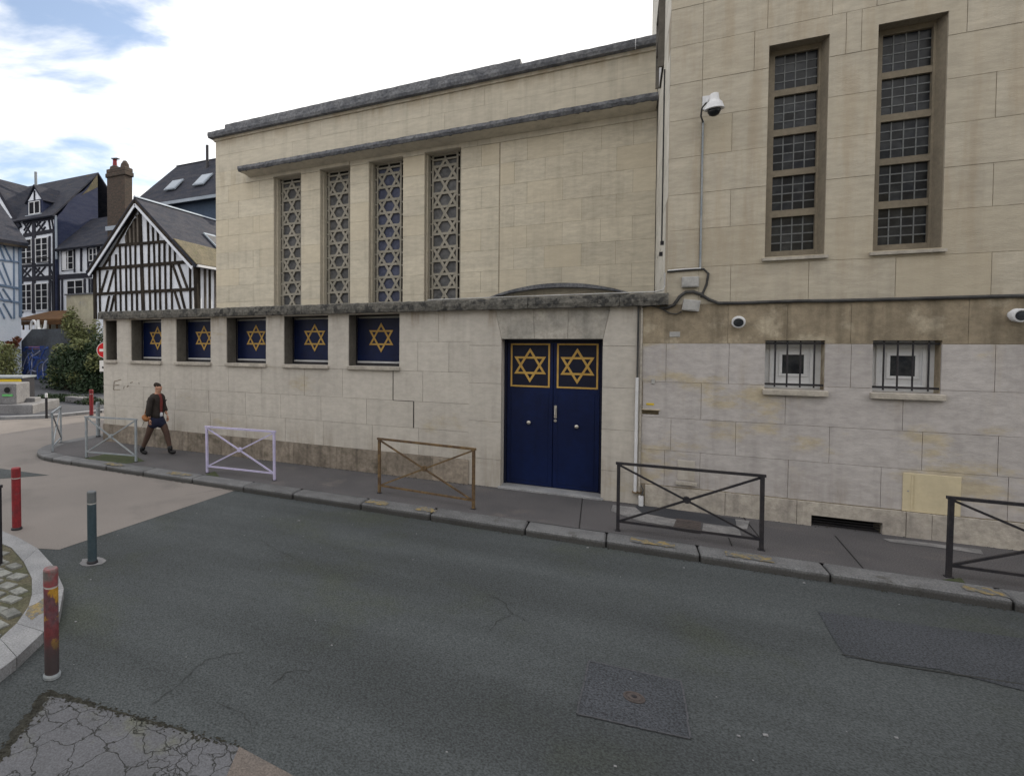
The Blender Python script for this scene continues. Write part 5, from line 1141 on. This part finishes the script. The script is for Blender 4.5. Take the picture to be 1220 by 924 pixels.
per = thing('person', 'person in open dark jacket, burgundy top and black boots walking along the pavement', 'person', (pp.x, pp.y, 0), None, radians(8))
# local frame: +X walking direction, -Y towards the street; height 1.67
V = {}
def chain(pts, rs): 
    return pts, [(i, i+1) for i in range(len(pts)-1)], rs
bv = [(0,0,.88),(.005,0,1.02),(.01,0,1.18),(.02,0,1.34),(.03,0,1.41),(.045,0,1.46),(.06,0,1.53),(.055,0,1.60),   # pelvis..head 0-7
      (.02,-.17,1.37),(-.03,-.215,1.12),(-.05,-.215,.91),(-.045,-.21,.85),         # near arm 8-11
      (.02,.17,1.37),(.02,.21,1.13),(.12,.20,.95),(.145,.20,.90),                   # far arm 12-15
      (-.0,-.09,.84),(-.15,-.09,.51),(-.33,-.09,.14),(-.35,-.09,.07),               # near (rear) leg
      (.03,.09,.84),(.20,.09,.50),(.30,.09,.14),(.315,.09,.07)]                      # far (front) leg
be = [(0,1),(1,2),(2,3),(3,4),(4,5),(5,6),(6,7),(3,8),(8,9),(9,10),(10,11),(3,12),(12,13),(13,14),(14,15),(0,16),(16,17),(17,18),(18,19),(0,20),(20,21),(21,22),(22,23)]
br = [(.11,.09),(.11,.085),(.12,.09),(.10,.08),(.06,.058),(.068,.064),(.098,.086),(.088,.080),
      .045,.038,.03,.026,.045,.038,.03,.026,(.075,.075),(.058,.058),(.036,.036),(.034,.034),(.075,.075),(.058,.058),(.036,.036),(.034,.034)]
def headshape(nm):
    for v in nm.vertices:
        c = v.co
        if c.z > 1.49:   # jaw, nose and brow shaped from the head ball
            if c.x > .09 and 1.535 < c.z < 1.575 and abs(c.y) < .03: c.x += .018
            if c.z < 1.53 and c.x > .05: c.y *= .8
body = skinned('body', bv, be, br, 'skin', per, 0, 2, headshape)
def sk2(name, pts, rs, m, sub=2, parent=None, extra=None):
    e = [(i, i+1) for i in range(len(pts)-1)]
    if extra: pts = pts+[x[0] for x in extra]; rs = rs+[x[1] for x in extra]; e += [x[2] for x in extra]
    return skinned(name, pts, e, rs, m, parent or per, 0, sub)
# face
for s in (-1, 1):
    build_o = MB().lathe((0,0,0), [(.001,-.008),(.007,-.004),(.008,0),(.007,.004),(.001,.008)], 8); me = build_o.mesh('eye'); me.materials.append(M['boot']); o = bpy.data.objects.new('eye', me); C.objects.link(o); o.parent = per; o.location = (.128, s*.027, 1.578)
    me = MB().lathe((0,0,0), [(.006,-.03),(.014,-.02),(.018,0),(.012,.028)], 8).mesh('ear'); me.materials.append(M['skin']); o = bpy.data.objects.new('ear', me); C.objects.link(o); o.parent = per; o.location = (.055, s*.076, 1.565)
me = MB().prism([(.125,-.012,1.54),(.155,0,1.545),(.125,.012,1.54)], (-.006,0,.045)).mesh('nose'); me.materials.append(M['skin']); o = bpy.data.objects.new('nose', me); C.objects.link(o); o.parent = per
me = MB().box(.126,.134,-.022,.022,1.518,1.526).mesh('mouth'); me.materials.append(M['shirt']); o = bpy.data.objects.new('mouth', me); C.objects.link(o); o.parent = per
hp_ = []
sk2('hair', [(.012,0,1.555),(.022,0,1.61),(.05,0,1.655)], [(.088,.088),(.098,.094),(.088,.080)], 'hair', 2)
# clothes
sk2('shirt', [(.02,0,.90),(.025,0,1.05),(.03,0,1.22),(.03,0,1.36),(.04,0,1.43)], [(.14,.12),(.145,.12),(.155,.12),(.135,.11),(.08,.075)], 'shirt', 2)
sk2('undershirt', [(.09,0,.87),(.085,0,.93),(.075,0,.99)], [(.075,.085),(.08,.085),(.075,.08)], 'shirtw', 2)
def open_front(nm):
    bm = bmesh.new(); bm.from_mesh(nm)
    kill = [f for f in bm.faces if f.calc_center_median().x > .08 and -.06 < f.calc_center_median().y < .055 and f.calc_center_median().z > .75]
    bmesh.ops.delete(bm, geom=kill, context='FACES'); bmesh.ops.solidify(bm, geom=bm.faces, thickness=.012); bm.to_mesh(nm); bm.free()
jv = [(-.01,0,.80),(-.005,0,.98),(.005,0,1.16),(.01,0,1.32),(.015,0,1.41),
      (.0,-.19,1.35),(-.035,-.235,1.12),(-.055,-.235,.90),(.0,.19,1.35),(.015,.225,1.12),(.11,.21,.965)]
je = [(0,1),(1,2),(2,3),(3,4),(3,5),(5,6),(6,7),(3,8),(8,9),(9,10)]
skinned('jacket', jv, je, [(.20,.19),(.19,.17),(.19,.165),(.17,.14),(.10,.095),.088,.075,.066,.088,.075,.066], 'jacket', per, 0, 2, open_front)
skinned('shorts', [(0,0,.97),(0,0,.82),(-.045,-.095,.70),(-.065,-.095,.62),(.085,.09,.70),(.115,.09,.62)], [(0,1),(1,2),(2,3),(1,4),(4,5)], [(.15,.14),(.165,.14),.115,.115,.115,.115], 'shorts', per, 0, 2)
for s, pts in ((-1, [(-.055,-.09,.74),(-.15,-.09,.51),(-.21,-.09,.38),(-.33,-.09,.14)]), (1, [(.09,.09,.74),(.20,.09,.50),(.24,.09,.36),(.30,.09,.14)])):
    sk2('tights', pts, [.105,.075,.07,.05], 'tights', 2)
sk2('boot', [(-.30,-.09,.21),(-.34,-.09,.11),(-.355,-.09,.065),(-.27,-.09,.04),(-.20,-.09,.03)], [.068,.066,.058,.05,.04], 'boot', 2)
sk2('boot', [(.28,.09,.23),(.305,.09,.12),(.30,.09,.055),(.39,.09,.06),(.455,.09,.08)], [.068,.066,.058,.05,.04], 'boot', 2)
for (hx, hy, hz, dx, s) in ((-.045,-.21,.85,.25,-1), (.145,.20,.90,.5,1)):     # relaxed hands: palm, four bent fingers, thumb
    hv = [(hx,hy,hz),(hx+.02*dx,hy,hz-.05),(hx+.03*dx,hy,hz-.085)]; he = [(0,1),(1,2)]; hr = [(.022,.016),(.032,.016),(.03,.014)]
    for k, (off, ln) in enumerate(((-.027,.062),(-.009,.072),(.009,.068),(.027,.052))):
        n0 = len(hv); b0 = Vector((hx+.03*dx+off, hy, hz-.09)); hv += [b0, b0+Vector((.005,-s*.008,-ln*.5)), b0+Vector((.004,-s*.026,-ln*.9))]; he += [(2,n0),(n0,n0+1),(n0+1,n0+2)]; hr += [.009,.0085,.007]
    n0 = len(hv); hv += [(hx+.038,hy-s*.008,hz-.045),(hx+.05,hy-s*.018,hz-.08)]; he += [(1,n0),(n0,n0+1)]; hr += [.011,.009]
    skinned('hand', hv, he, hr, 'skin', per, 0, 1)
bg = thing('shoulder_bag', 'tan leather bag hanging at the hip of the walking person', 'bag', (pp.x, pp.y, 0), None, radians(8))
sk2('bag_body', [(-.20,-.20,.93),(-.13,-.24,.86),(-.03,-.26,.82)], [(.08,.07),(.10,.06),(.07,.06)], 'bag', 2, parent=bg)
me = MB().tube([(-.17,-.21,.95),(-.12,-.20,1.15),(-.02,-.13,1.40),(.03,-.02,1.43),(.06,.10,1.38)], .012, 6).mesh('strap'); me.materials.append(M['bag']); o = bpy.data.objects.new('strap', me); C.objects.link(o); o.parent = bg
bpy.context.view_layer.update()
